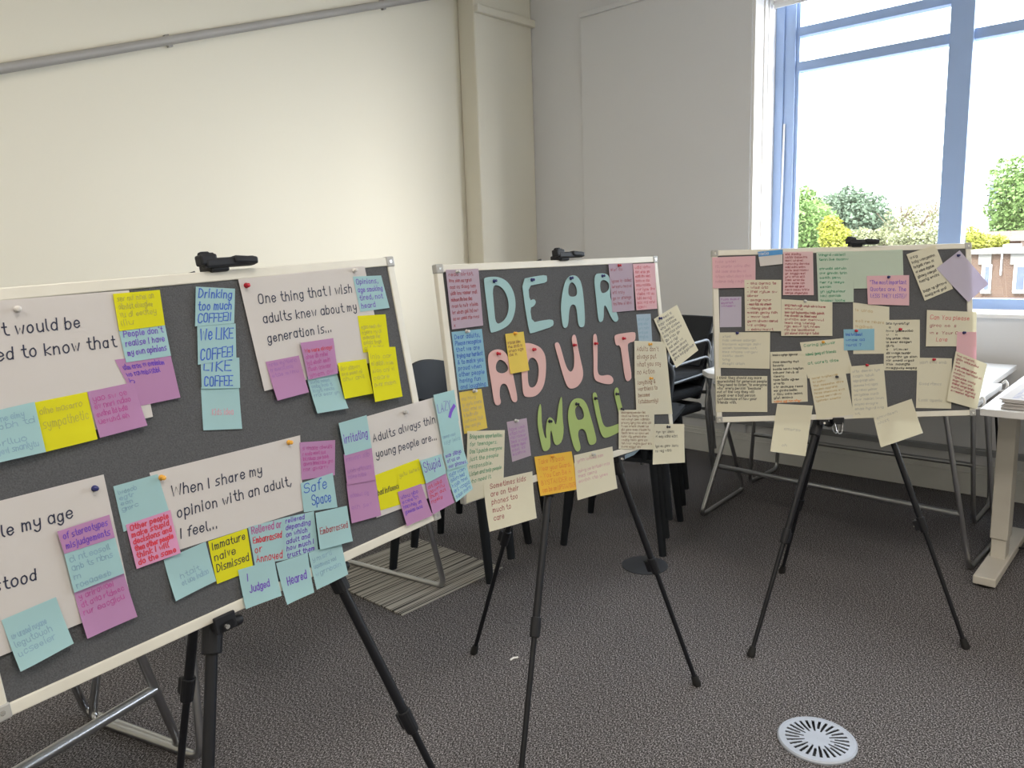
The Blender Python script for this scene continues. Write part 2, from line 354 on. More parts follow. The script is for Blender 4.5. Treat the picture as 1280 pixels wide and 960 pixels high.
def tree(name, blobs, y, kind, label, n=1500, leafs=.22, bare=False, cat='tree'):
    """blobs: (px, py, radius px) of the crown lumps as seen from the room"""
    rnd = random.Random(len(label) * 7 + int(y * 10))
    k = y / 760.0
    cs = [(out((q[0], q[1]), y + rnd.uniform(-1, 1)), q[2] * k * 1.05) for q in blobs]
    base = V((sum(c.x for c, r in cs) / len(cs), y, -12))
    root = empty(name, base, label, cat, 'greenery across the street')
    b = NB(); tot = sum(r * r for c, r in cs)
    for c, r in cs:
        for i in range(int(n * 3.2 * r * r / tot)):
            d = V((rnd.gauss(0, 1), rnd.gauss(0, 1), rnd.gauss(0, 1))).normalized() * r * (rnd.random() ** .4)
            p = c + d; s = leafs * .55 * rnd.uniform(.5, 1.3)
            u = V((rnd.gauss(0, 1), rnd.gauss(0, 1), rnd.gauss(0, .6))).normalized(); v = u.cross(V((rnd.gauss(0, 1), rnd.gauss(0, 1), rnd.gauss(0, 1)))).normalized()
            q = [p - u * s, p - v * s * .6, p + u * s, p + v * s * .6]
            b.faces.new([b.verts.new(x) for x in q])
    mk('foliage', b, LEAVES[kind], root)
    b = NB(); top = V((base.x, y, min(c.z for c, r in cs)))
    tube(b, base, top, .22, .14)
    for c, r in cs:
        tube(b, top - V((0, 0, .3)), c, .1, .04, 8)
        if bare:
            for i in range(9):
                e = c + V((rnd.uniform(-1, 1) * r * 1.1, rnd.uniform(-.5, .5) * r, rnd.uniform(.2, 1.5) * r)); tube(b, c + (e - c) * .0, e, .04, .012, 6)
    mk('trunk', b, BARK, root)
tree('tree', [(1000, 258, 20), (1010, 285, 26), (985, 280, 25), (1022, 300, 18), (1000, 335, 32), (1020, 372, 32)], 40, 'green', 'bright green leafy tree nearest the left edge of the window', 4600)
tree('tree', [(1062, 256, 17), (1082, 270, 21), (1045, 268, 22), (1066, 285, 26), (1095, 288, 18), (1060, 335, 34), (1090, 340, 30)], 50, 'dull', 'dull green rounded tree in the middle of the window view', 5200, .26)
tree('tree', [(1128, 275, 15), (1150, 285, 20), (1168, 270, 14), (1120, 295, 16), (1140, 340, 32)], 46, 'pale', 'thin pale tree with bare upright branches beside the window mullion', 1300, .16, True)
tree('tree', [(1268, 225, 20), (1285, 250, 26), (1262, 262, 18), (1280, 285, 24), (1258, 290, 14)], 100, 'green', 'tall green tree to the right of the white building', 2600, .42)
tree('shrub', [(1038, 285, 11), (1044, 300, 14)], 35, 'yellow', 'vivid yellow-green shrub in front of the dull green tree', 900, .16, cat='shrub')
tree('shrub', [(1075, 304, 14), (1100, 303, 13), (1130, 305, 14), (1160, 304, 14)], 41, 'pale', 'pale clipped hedge row along the foot of the trees', 1600, .16, cat='hedge')
tree('shrub', [(1212, 300, 11), (1228, 306, 9), (1248, 305, 8)], 84, 'yellow', 'small yellow-green bush showing above the brick parapet', 800, .28, cat='shrub')

# ------------------------------------------------------------------ tables, desk
def tabletop(name, lo, hi, parent):
    b = NB(); box(b, lo, hi); return mk(name, b, TABLE, parent, bevel=.003)
def loop(b, pts, r=.0105): path(b, pts, r, 10, .045)
t1 = empty('folding_table', (-1.3, 3.6, 0), 'white folding table on thin chrome legs under the window, nearer the room', 'table', 'white chrome-legged tables')
b = NB(); pts = [(-1.953, 3.893), (-1.953, 3.60), (-1.88, 3.525), (-1.5, 3.44), (-.655, 3.33), (-.655, 3.893)]
lo_ = [b.verts.new((x, y, .703)) for x, y in pts]; hi_ = [b.verts.new((x, y, .73)) for x, y in pts]
b.faces.new(hi_); b.faces.new(lo_[::-1])
for i in range(6): b.faces.new((lo_[i], lo_[(i + 1) % 6], hi_[(i + 1) % 6], hi_[i]))
mk('table_top', b, TABLE, t1, bevel=.003)
b = NB(); loop(b, [(-1.80, 3.45, .70), (-1.872, 3.93, .012), (-1.845, 3.40, .012), (-1.78, 3.72, .70)]); mk('leg_frame', b, CHROME, t1, smooth=True)
b = NB(); loop(b, [(-.77, 3.42, .70), (-.652, 3.47, .012), (-.634, 3.87, .012), (-.70, 3.80, .70)]); mk('leg_frame', b, CHROME, t1, smooth=True)
b = NB(); tube(b, (-1.815, 3.535, .245), (-.69, 3.455, .245), .0125); mk('stretcher', b, CHROME, t1, smooth=True)
b = NB(); tube(b, (-1.80, 3.55, .688), (-.72, 3.41, .688), .012); mk('top_rail', b, CHROME, t1, smooth=True)
for y in (3.42, 3.86):
    b = NB(); path(b, [(-.660, y, .70), (-.634, y, .705), (-.629, y, .735), (-.640, y + .01, .750), (-.650, y + .01, .735)], .005, fil=.01); tag(mk('hook', b, REVEAL, t1, smooth=True), 'white plastic linking hook')
t2 = empty('folding_table', (-1.3, 4.2, 0), 'white folding table pushed against the wall below the window sill', 'table', 'white chrome-legged tables')
tabletop('table_top', (-1.96, 3.905, .703), (-.70, 4.50, .73), t2)
b = NB(); loop(b, [(-1.85, 4.05, .70), (-1.90, 4.07, .012), (-1.89, 4.42, .012), (-1.85, 4.40, .70)]); mk('leg_frame', b, CHROME, t2, smooth=True)
b = NB(); loop(b, [(-.80, 4.05, .70), (-.76, 4.07, .012), (-.76, 4.42, .012), (-.80, 4.40, .70)]); mk('leg_frame', b, CHROME, t2, smooth=True)
b = NB(); tube(b, (-1.87, 4.06, .30), (-.78, 4.06, .30), .011); mk('stretcher', b, CHROME, t2, smooth=True)
# table behind the left board
t3 = empty('folding_table', (-2.45, 1.35, 0), 'white folding table half hidden behind the left board, one foot on the striped tile', 'table', 'white chrome-legged tables')
def q3(x, y, z):     # local frame of that slightly turned table
    a = V((-.23, .973, 0)); s = V((.973, .23, 0)); return V((-2.42, 1.33, 0)) + a * y + s * x + V((0, 0, z))
b = NB(); obox(b, q3(-.06, .02, .7165), (V((.973, .23, 0)), V((-.23, .973, 0)), V((0, 0, 1))), (.27, .62, .0135)); mk('table_top', b, TABLE, t3, bevel=.003)
f1, f2 = onz((556, 737)), onz((428, 703)); g1, g2 = onz((253, 952)), onz((115, 903))
up = V((0, 0, 1))
b = NB(); loop(b, [f1 * .86 + f2 * .14 + V((.02, -.10, .70)), f1 + up * .012, f2 + up * .012, f2 * .8 + f1 * .2 + V((0, -.08, .70))], .012); mk('leg_frame', b, CHROME, t3, smooth=True)
b = NB(); loop(b, [g1 * .75 + g2 * .25 + V((-.02, .10, .70)), g1 + up * .012, g2 + up * .012, g2 * .8 + g1 * .2 + V((0, .10, .70))], .012); mk('leg_frame', b, CHROME, t3, smooth=True)
t4 = empty('folding_table', (-2.0, .2, 0), 'folding table with a bright chrome stretcher rail under the left board', 'table', 'white chrome-legged tables')
r1, r0 = onz((193, 862), .25), onz((20, 966), .25)
ft, tp = onz((226, 938)), None
dl = (r1 - ft); tp = ft + dl * (.70 / dl.z)
ax = (r0 - r1).normalized()
end = r1 + ax * 1.05
b = NB(); obox(b, (tp + (end - r1) * .5) * 1 + V((-.22, .02, .0165)) + ax * .10, (ax, V((-ax.y, ax.x, 0)), V((0, 0, 1))), (.52, .22, .0135)); mk("table_top", b, TABLE, t4, bevel=.003)
side = V((-ax.y, ax.x, 0)); side = side if side.x < 0 else -side
for k in (0, 1):
    o = ax * (1.05 * k); b = NB()
    loop(b, [tp + o, ft + o + up * .012, ft + o + side * .42 + up * .012, tp + o + side * .36], .012); mk('leg_frame', b, CHROME, t4, smooth=True)
b = NB(); tube(b, r1, end, .015); mk('stretcher', b, CHROME, t4, smooth=True)
# height-adjustable desk on the right
dk = empty('desk', (.2, 3.8, 0), 'white desk with beige T-shaped leg at the right edge, papers on top', 'desk')
tabletop('desk_top', (-.617, 3.275, .704), (.98, 4.40, .732), dk)
for x in (-.572, .90):
    b = NB(); box(b, (x - .032, 3.565, .13), (x + .032, 3.655, .70)); lg = mk('leg', b, BEIGE, dk, bevel=.004)
    b = NB(); box(b, (x - .027, 3.572, .045), (x + .027, 3.648, .13)); mk('inner_column', b, BEIGE, lg, bevel=.003)
    b = NB(); box(b, (x - .040, 3.33, .012), (x + .040, 4.02, .047)); mk('foot', b, BEIGE, lg, bevel=.005)
    b = NB(); lathe(b, (x, 3.37, 0), (0, 0, 1), [(0, .03), (.012, .03)]); lathe(b, (x, 3.98, 0), (0, 0, 1), [(0, .03), (.012, .03)]); mk('levelling_foot', b, RUBBER, lg, smooth=True)
b = NB(); box(b, (-.60, 3.58, .675), (.93, 3.64, .703)); mk('cross_beam', b, BEIGE, dk, bevel=.003)
b = NB(); path(b, [(-.600, 3.68, .70), (-.612, 3.70, .45), (-.60, 3.72, .2), (-.585, 3.74, .04), (-.45, 3.9, .008)], .005, 8, .08); path(b, [(-.63, 3.62, .70), (-.615, 3.66, .5), (-.605, 3.70, .25), (-.60, 3.72, .06)], .005, 8, .08)
mk('cable', b, BLACKP, dk, smooth=True)

# ------------------------------------------------------------------ stacked chairs
def plastic_chair(label, group, two=True):
    r = empty('plastic_chair', (0, 0, 0), label, 'chair', group)
    # seat: dished slab; front towards +x, back at -x
    def slab(fn, nu, nv, th):
        b = NB(); A = [[None] * (nv + 1) for _ in range(nu + 1)]; B = [[None] * (nv + 1) for _ in range(nu + 1)]
        for i in range(nu + 1):
            for j in range(nv + 1):
                p, n = fn(i / nu, j / nv); A[i][j] = b.verts.new(p); B[i][j] = b.verts.new(V(p) - V(n) * th)
        for i in range(nu):
            for j in range(nv):
                b.faces.new((A[i][j], A[i + 1][j], A[i + 1][j + 1], A[i][j + 1])); b.faces.new((B[i][j], B[i][j + 1], B[i + 1][j + 1], B[i + 1][j]))
        for i in range(nu):
            b.faces.new((A[i][0], B[i][0], B[i + 1][0], A[i + 1][0])); b.faces.new((A[i][nv], A[i + 1][nv], B[i + 1][nv], B[i][nv]))
        for j in range(nv):
            b.faces.new((A[0][j], A[0][j + 1], B[0][j + 1], B[0][j])); b.faces.new((A[nu][j], B[nu][j], B[nu][j + 1], A[nu][j + 1]))
        return b
    def seat(u, v):
        x = -.21 + .44 * u; y = (v - .5) * (.44 + .02 * u); d = (2 * v - 1) ** 2
        return V((x, y, .445 - .02 * (1 - d) * (1 - (2 * u - 1) ** 2) - .03 * max(0, u - .85) * 6 * .5)), V((0, 0, 1))
    def back(u, v):
        z = .45 + .36 * u; wd = .45 - .02 * u * u; y = (v - .5) * wd; c = (2 * v - 1) ** 2
        x = -.20 - .09 * u + .045 * c; z -= .035 * u * c
        return V((x, y, z)), V((-1, 0, .2))
    mk('seat', slab(seat, 10, 12, .018), CHAIRP, r, smooth=True); mk('backrest', slab(back, 10, 14, .014), CHAIRP, r, smooth=True)
    for sx, sy in ((1, 1), (1, -1), (-1, 1), (-1, -1)):
        b = NB(); tube(b, (.19 * sx, .20 * sy, .435), (.235 * sx, .235 * sy, 0), .025, .017, 12); mk('leg', b, CHAIRP, r, smooth=True)
    for sy in (1, -1):
        b = NB(); path(b, [(.15, .215 * sy, .44), (.17, .245 * sy, .63), (.02, .25 * sy, .655), (-.24, .20 * sy, .66)], .017, 10, .07); mk('armrest', b, CHAIRP, r, smooth=True)
    return r
GA, GC = 'black plastic chairs stacked behind the boards', 'black plastic chairs stacked behind the boards'
pc = plastic_chair('black plastic chair on the floor beside the striped tile, lowest of its pair', GA)
angA = math.atan2(.17, .45)
def put(o, x, y, z, a): o.location = (x, y, z); o.rotation_euler = (0, 0, a)
put(pc, -2.46, 2.30, 0, angA)
for lab, x, y, z in (('black plastic chair stacked on another, its curved back showing between left and middle boards', -2.425, 2.40, .085),
                     ('lowest black plastic chair of the stack behind the middle board, legs on the carpet', -2.04, 2.99, 0),
                     ('middle black plastic chair of the stack behind the right side of the middle board', -2.03, 3.0, .085),
                     ('topmost black plastic chair of the stack behind the right side of the middle board', -2.02, 3.01, .17)):
    c = copy_tree(pc); put(c, x, y, z, angA); c['label'] = lab
def chrome_chair(label, group):
    r = empty('armchair', (0, 0, 0), label, 'chair', group)
    b = NB(); box(b, (-.20, -.225, .43), (.24, .225, .485)); mk('seat', b, CHAIRF, r, bevel=.02)
    b = NB(); nu = 8
    A = []; 
    for side_ in (0, 1):
        for i in range(nu + 1):
            t = i / nu
            A.append((side_, i))
    vs = {}
    for i in range(nu + 1):
        for j in range(9):
            u, v = i / nu, j / 8; wd = .40 + .08 * u; c = (2 * v - 1) ** 2 * .6
            for s in (0, 1): vs[i, j, s] = b.verts.new((-.20 - .08 * u + .03 * c - s * .03, (v - .5) * wd, .50 + .28 * u))
    for i in range(nu):
        for j in range(8):
            b.faces.new((vs[i, j, 0], vs[i + 1, j, 0], vs[i + 1, j + 1, 0], vs[i, j + 1, 0])); b.faces.new((vs[i, j, 1], vs[i, j + 1, 1], vs[i + 1, j + 1, 1], vs[i + 1, j, 1]))
    for i in range(nu):
        for j in (0, 8): b.faces.new((vs[i, j, 0], vs[i, j, 1], vs[i + 1, j, 1], vs[i + 1, j, 0]))
    for j in range(8):
        for i in (0, nu): b.faces.new((vs[i, j, 0], vs[i, j + 1, 0], vs[i, j + 1, 1], vs[i, j, 1]))
    mk('backrest', b, CHAIRF, r, smooth=True, bevel=.006)
    for s in (1, -1):
        b = NB(); path(b, [(.24, .26 * s, .012), (.20, .255 * s, .64), (-.20, .255 * s, .66), (-.215, .25 * s, .50), (-.275, .25 * s, .79)], .0080, 10, .05); tag(mk('arm_frame', b, ARMM, r, smooth=True), 'chrome arm and front leg tube')
        b = NB(); path(b, [(-.215, .25 * s, .62), (-.19, .25 * s, .46), (-.26, .26 * s, .012)], .009, 10, .05); mk('leg', b, CHROME, r, smooth=True)
        for p, q in (((-.19, 0, .45), (-.19, .25 * s, .45)), ((.20, 0, .45), (.207, .255 * s, .45))):
            b = NB(); tube(b, p, q, .010); mk('seat_rail', b, CHROME, r, smooth=True)
    return r
ac = chrome_chair('lowest black armchair with chrome frame in the stack left of the right board', 'chrome-framed armchairs stacked by the wall')
aD = math.atan2(-.62, -.32) + math.pi
AD = math.radians(-94)
put(ac, -2.36, 3.74, 0, AD)
for k, lab in ((1, 'second black chrome-armed chair up in the stack left of the right board'), (2, 'topmost black armchair with chrome arms in the stack left of the right board')):
    c = copy_tree(ac); put(c, -2.36, 3.74 + .008 * k, .095 * k, AD); c['label'] = lab

# ------------------------------------------------------------------ small things on the floor
b = NB(); box(b, (-2.80, 1.735, .0005), (-2.217, 2.308, .006)); tag(mk('carpet_tile', b, STRIPE, bevel=.001), 'pale striped square carpet tile lying on the dark floor', 'carpet tile')
vc = onz((1021, 926)); vr = .105
vent = empty('floor_vent', (vc.x, vc.y, 0), 'round pale metal floor vent with radial slots set in the carpet', 'vent')
b = NB(); lathe(b, (vc.x, vc.y, 0), (0, 0, 1), [(.0005, vr), (.005, vr), (.0085, vr - .004), (.0085, vr - .009), (.0022, vr - .009)], 64, False); mk('rim', b, VENT, vent, smooth=True)
b = NB(); lathe(b, (vc.x, vc.y, 0), (0, 0, 1), [(.0010, vr - .012), (.0020, vr - .012)], 64); mk('cavity', b, DARK, vent)
# slotted plate: ring + hub + spokes
b = NB(); NS = 28; zt, zb = .0080, .0055
def ringseg(r0, r1, a0, a1, n=3):
    for i in range(n):
        t0, t1_ = a0 + (a1 - a0) * i / n, a0 + (a1 - a0) * (i + 1) / n
        p = [(r0, t0), (r1, t0), (r1, t1_), (r0, t1_)]
        top = [b.verts.new((vc.x + r * math.cos(t), vc.y + r * math.sin(t), zt)) for r, t in p]; bot = [b.verts.new((vc.x + r * math.cos(t), vc.y + r * math.sin(t), zb)) for r, t in p]
        b.faces.new(top); b.faces.new(bot[::-1])
        for k in range(4): b.faces.new((top[k], bot[k], bot[(k + 1) % 4], top[(k + 1) % 4]))
for s in range(NS):
    a0 = 2 * math.pi * s / NS; hw = .0080
    ringseg(.084, vr - .009, a0, a0 + 2 * math.pi / NS)
    ringseg(0.0005, .034, a0, a0 + 2 * math.pi / NS)
    aw = 2 * math.pi / NS
    # metal between slots
    for r0, r1 in ((.034, .046), (.046, .060), (.060, .073), (.073, .084)):
        sl = min(hw / ((r0 + r1) / 2), aw * .60)
        if s % 2 == 0 and r0 < .046: ringseg(r0, r1, a0, a0 + aw, 2)
        else: ringseg(r0, r1, a0 + sl, a0 + aw, 2)
bmesh.ops.remove_doubles(b, verts=b.verts, dist=1e-6)
mk('slotted_plate', b, VENT, vent)
fc = onz((806, 707))
fo = empty('floor_outlet', (fc.x, fc.y, 0), 'dull round floor outlet lid behind the leg of the middle easel', 'floor outlet')
b = NB(); lathe(b, (fc.x, fc.y, 0), (0, 0, 1), [(.0005, .10), (.004, .10), (.005, .092)], 40); mk('lid', b, OUTLET, fo, smooth=True)
b = NB(); box(b, (fc.x - .02, fc.y + .02, .005), (fc.x + .03, fc.y + .05, .009)); mk('flap', b, BLACKP, fo, bevel=.001)
dc = onz((643, 825)); b = NB(); path(b, [dc + V((-.006, -.014, .004)), dc + V((-.004, 0, .006)), dc + V((.003, .016, .004))], .0035, 8); tag(mk('screw_plug', b, REVEAL, smooth=True), 'tiny white plastic scrap lying on the carpet', 'scrap')

# pile of papers on the desk
pl_ = onz((1247, 510), .732)
b = NB(); rnd = random.Random(3)
for k in range(9):
    z = .7325 + k * .0042; a = rnd.uniform(-.05, .05); c = V((pl_.x + .165 + rnd.uniform(-.008, .008), pl_.y + .20 + rnd.uniform(-.008, .008), z + .0018))
    obox(b, c, (V((math.cos(a), math.sin(a), 0)), V((-math.sin(a), math.cos(a), 0)), up), (.15, .21, .0018))
pst = mk('paper_pile', b, P['white']); tag(pst, 'pile of handwritten white sheets on the corner of the white desk', 'paper')
b = NB()
for k in range(16):
    y = pl_.y + .03 + k * .023; x = pl_.x + .04
    while x < pl_.x + .28:
        l = rnd.uniform(.012, .03); box(b, (x, y, .7698), (min(x + l, pl_.x + .29), y + .0022, .7701)); x += l + .008
mk('writing', b, INK['blue'], pst)

# ------------------------------------------------------------------ stroke lettering
G = {
 'a': (4, '3f2g1g0f0d1c2c3d', '*3g3c'), 'b': (4, '*0i0c', '0f1g2g3f3d2c1c0d'), 'c': (3.7, '3f2g1g0f0d1c2c3d'), 'd': (4, '3f2g1g0f0d1c2c3d', '*3i3c'),
 'e': (4, '0e3e3f2g1g0f0d1c2c3d'), 'f': (3, '3i2i1h1c', '*0g2g'), 'g': (4, '3f2g1g0f0d1c2c3d', '3g3c3b2a1a0b'), 'h': (4, '*0i0c', '0f1g2g3f3c'),
 'i': (1.4, '*0g0c', '*0h0i'), 'j': (2.2, '1g1b0a', '*1h1i'), 'k': (3.8, '*0i0c', '*3g0e3c'), 'l': (1.6, '0i0d1c'), 'm': (5.2, '*0g0c', '0f1g2f2c', '2f3g4f4c'),
 'n': (4, '*0g0c', '0f1g2g3f3c'), 'o': (4, '2g1g0f0d1c2c3d3f2g'), 'p': (4, '*0g0a', '0f1g2g3f3d2c1c0d'), 'q': (4, '3f2g1g0f0d1c2c3d', '*3g3a4b'),
 'r': (3, '*0g0c', '0e1g2g'), 's': (3.8, '3g1g0f1e2e3d2c0c'), 't': (3, '1i1d2c3c', '*0g2g'), 'u': (4, '0g0d1c2c3d', '*3g3c'), 'v': (3, '*0g1c2g'),
 'w': (5, '*0g1c2f3c4g'), 'x': (4, '*0g3c', '*3g0c'), 'y': (4, '0g0e1d2d3e', '3g3b2a1a0b'), 'z': (4, '*0g3g0c3c'),
 'A': (5, '*0c2i4c', '*1e3e'), 'B': (5, '*0c0i', '0i2i3h3g2f0f', '2f4e4d2c0c'), 'C': (5, '4h3i1i0h0d1c3c4d'), 'D': (5, '*0c0i', '0i2i4g4e2c0c'),
 'E': (4.5, '*4i0i0c4c', '*0f3f'), 'F': (4.3, '*4i0i0c', '*0f3f'), 'G': (5, '4h3i1i0h0d1c3c4d4e', '*2e4e'), 'H': (5, '*0i0c', '*4i4c', '*0f4f'),
 'I': (1.6, '*0i0c'), 'J': (4, '3i3d2c1c0d'), 'K': (4.6, '*0i0c', '*4i0f4c'), 'L': (4, '*0i0c3c'), 'M': (6, '*0c0i2e4i4c'), 'N': (5, '*0c0i4c4i'),
 'O': (5, '2i1i0h0d1c3c4d4h3i2i'), 'P': (4.6, '*0c0i', '0i3i4h4g3f0f'), 'Q': (5, '2i1i0h0d1c3c4d4h3i2i', '*3d4b'), 'R': (4.8, '*0c0i', '0i3i4h4g3f0f', '*2f4c'),
 'S': (4.6, '4h3i1i0h0g1f3f4e4d3c1c0d'), 'T': (4.8, '*0i4i', '*2i2c'), 'U': (5, '0i0d1c3c4d4i'), 'V': (5, '*0i2c4i'), 'W': (7, '*0i1c3h5c6i'), 'X': (5, '*0i4c', '*4i0c'),
 'Y': (5, '*0i2f4i', '*2f2c'), 'Z': (5, '*0i4i0c4c'), '.': (1.6, '*0c0d'), ',': (1.8, '*1d0b'), '!': (1.8, '*0i0e', '*0c0d'), '?': (4, '0h1i2i3h3g2f2e', '*2c2d'),
 "'": (1.6, '*0i0h'), '-': (3, '*0e2e'), '(': (2.2, '1i0h0d1c'), ')': (2.2, '0i1h1d0c'), '&': (5, '4c1h2i3h0d1c3c4e'), '/': (4, '*0c3i'), '"': (2.4, '*0i0h', '*1i1h'),
 ':': (1.8, '*0d0e', '*0f0g'), '+': (4, '*1d1g', '*0e3e'), '4': (4, '*2c2i0e3e'), '5': (4, '3i1i0f2f3e3d2c0c'), ' ': (2.6,),
}
def chaikin(p, n):
    for _ in range(n):
        q = [p[0]]
        for a, c in zip(p, p[1:]): q += [(a[0] * .75 + c[0] * .25, a[1] * .75 + c[1] * .25), (a[0] * .25 + c[0] * .75, a[1] * .25 + c[1] * .75)]
        p = q + [p[-1]]
    return p
RN = random.Random(11)
def layout(text, sm=2):
    """strokes of a line of handwriting in glyph units, and its width; ~5 is an unreadable word of five letters"""
    x = 0; out_ = []
    for wd in text.split(' '):
        if wd[:1] == '~' and wd[1:].isdigit():
            n = int(wd[1:])
            for _k in range(n):
                g = G[RN.choice('aceimnorsuvweoanrsteildhgyb')]; jy = RN.uniform(-.4, .4); js = RN.uniform(.85, 1.1)
                for s in g[1:]:
                    st = s[0] == '*'; s = s.lstrip('*')
                    p = [(int(s[i]) * js + x + RN.uniform(-.3, .3), (ord(s[i + 1]) - 99) * js + jy + RN.uniform(-.3, .3)) for i in range(0, len(s), 2)]
                    out_.append(p if st or len(p) < 3 else chaikin(p, 1))
                x += g[0] + .5
            x += 2.6; continue
        for ch in wd:
            g = G.get(ch)
            if not g: continue
            jy = RN.uniform(-.25, .25); js = RN.uniform(.94, 1.06)
            for s in g[1:]:
                st = s[0] == '*'; s = s.lstrip('*')
                p = [((int(s[i]) * js + (ord(s[i + 1]) - 99) * .10) + x + RN.uniform(-.12, .12), (ord(s[i + 1]) - 99) * js + jy) for i in range(0, len(s), 2)]
                out_.append(p if st or len(p) < 3 else chaikin(p, sm))
            x += g[0] + 1.0
        x += 2.6
    return out_, max(x - 3.6, 1)
def ribbon(bm, pts, wd, f):
    """flat pen line of width wd along 2-D pts; f maps them to 3-D"""
    n = len(pts)
    if n < 2: return
    L, R = [], []
    for i in range(n):
        a, c = pts[max(i - 1, 0)], pts[min(i + 1, n - 1)]
        dx, dy = c[0] - a[0], c[1] - a[1]; l = math.hypot(dx, dy) or 1
        dx, dy = dx / l * wd / 2, dy / l * wd / 2; ex = (dx if i == n - 1 else -dx if i == 0 else 0); ey = (dy if i == n - 1 else -dy if i == 0 else 0)
        L.append(bm.verts.new(f(pts[i][0] - dy + ex, pts[i][1] + dx + ey))); R.append(bm.verts.new(f(pts[i][0] + dy + ex, pts[i][1] - dx + ey)))
    for i in range(n - 1): bm.faces.new((L[i], R[i], R[i + 1], L[i + 1]))

# ------------------------------------------------------------------ boards and easels
class Board: pass
def make_board(bl, br, tl, label, fwd=.018):
    B = Board(); B.o = V(bl); B.e = (V(br) - V(bl)).normalized(); u = V(tl) - V(bl); B.u = (u - B.e * u.dot(B.e)).normalized(); B.n = B.e.cross(B.u)
    B.W, B.H = .9, .6; B.notes = []; B.FEL = -.003
    B.at = lambda x, y, z=0: B.o + B.e * x + B.u * y + B.n * z
    def loc(q):
        d = ray(q); t = (B.o - CAM).dot(B.n) / d.dot(B.n); p = CAM + d * t - B.o
        return p.dot(B.e), p.dot(B.u)
    B.loc = loc
    c = B.at(.45, 0)
    r = empty('pinboard', c, label, 'notice board'); B.root = r
    ax = (B.e, B.u, B.n)
    b = NB(); obox(b, B.at(.45, .3, -.009), ax, (.44, .29, .006)); mk('felt_panel', b, FELT, r)
    b = NB(); f = .0095
    obox(b, B.at(.45, f, -.008), ax, (.45, f, .008)); obox(b, B.at(.45, .6 - f, -.008), ax, (.45, f, .008))
    obox(b, B.at(f, .3, -.008), ax, (f, .3 - 2 * f, .008)); obox(b, B.at(.9 - f, .3, -.008), ax, (f, .3 - 2 * f, .008))
    mk('frame', b, ALU, r, bevel=.002)
    for x in (0, .9):
        for y in (0, .6):
            sx, sy = (1 if x == 0 else -1), (1 if y == 0 else -1); b = NB()
            obox(b, B.at(x + sx * .010, y + sy * .010, -.0075), ax, (.0115, .0115, .0095)); cp = mk('corner_cap', b, CAP, r, bevel=.003)
            b = NB(); lathe(b, B.at(x + sx * .010, y + sy * .010, .0015), B.n, [(0, .004), (.0012, .0035)], 10); mk('screw', b, SCREW, cp, smooth=True)
    return B
B1 = make_board((-1.2028, .2209, .7562), (-1.2655, 1.1183, .783), (-1.2893, .1972, 1.3495), 'large grey felt pinboard on the left, nearest, with five handwritten white posters')
B2 = make_board((-1.3463, 1.2724, .7572), (-1.2751, 2.1695, .751), (-1.419, 1.2822, 1.3527), 'grey felt pinboard in the middle with the big cut-out letters')
B3 = make_board((-1.2434, 2.3986, .7652), (-.5773, 3.0038, .7598), (-1.3084, 2.4753, 1.3567), 'grey felt pinboard on the right in front of the window, covered in cream notes')

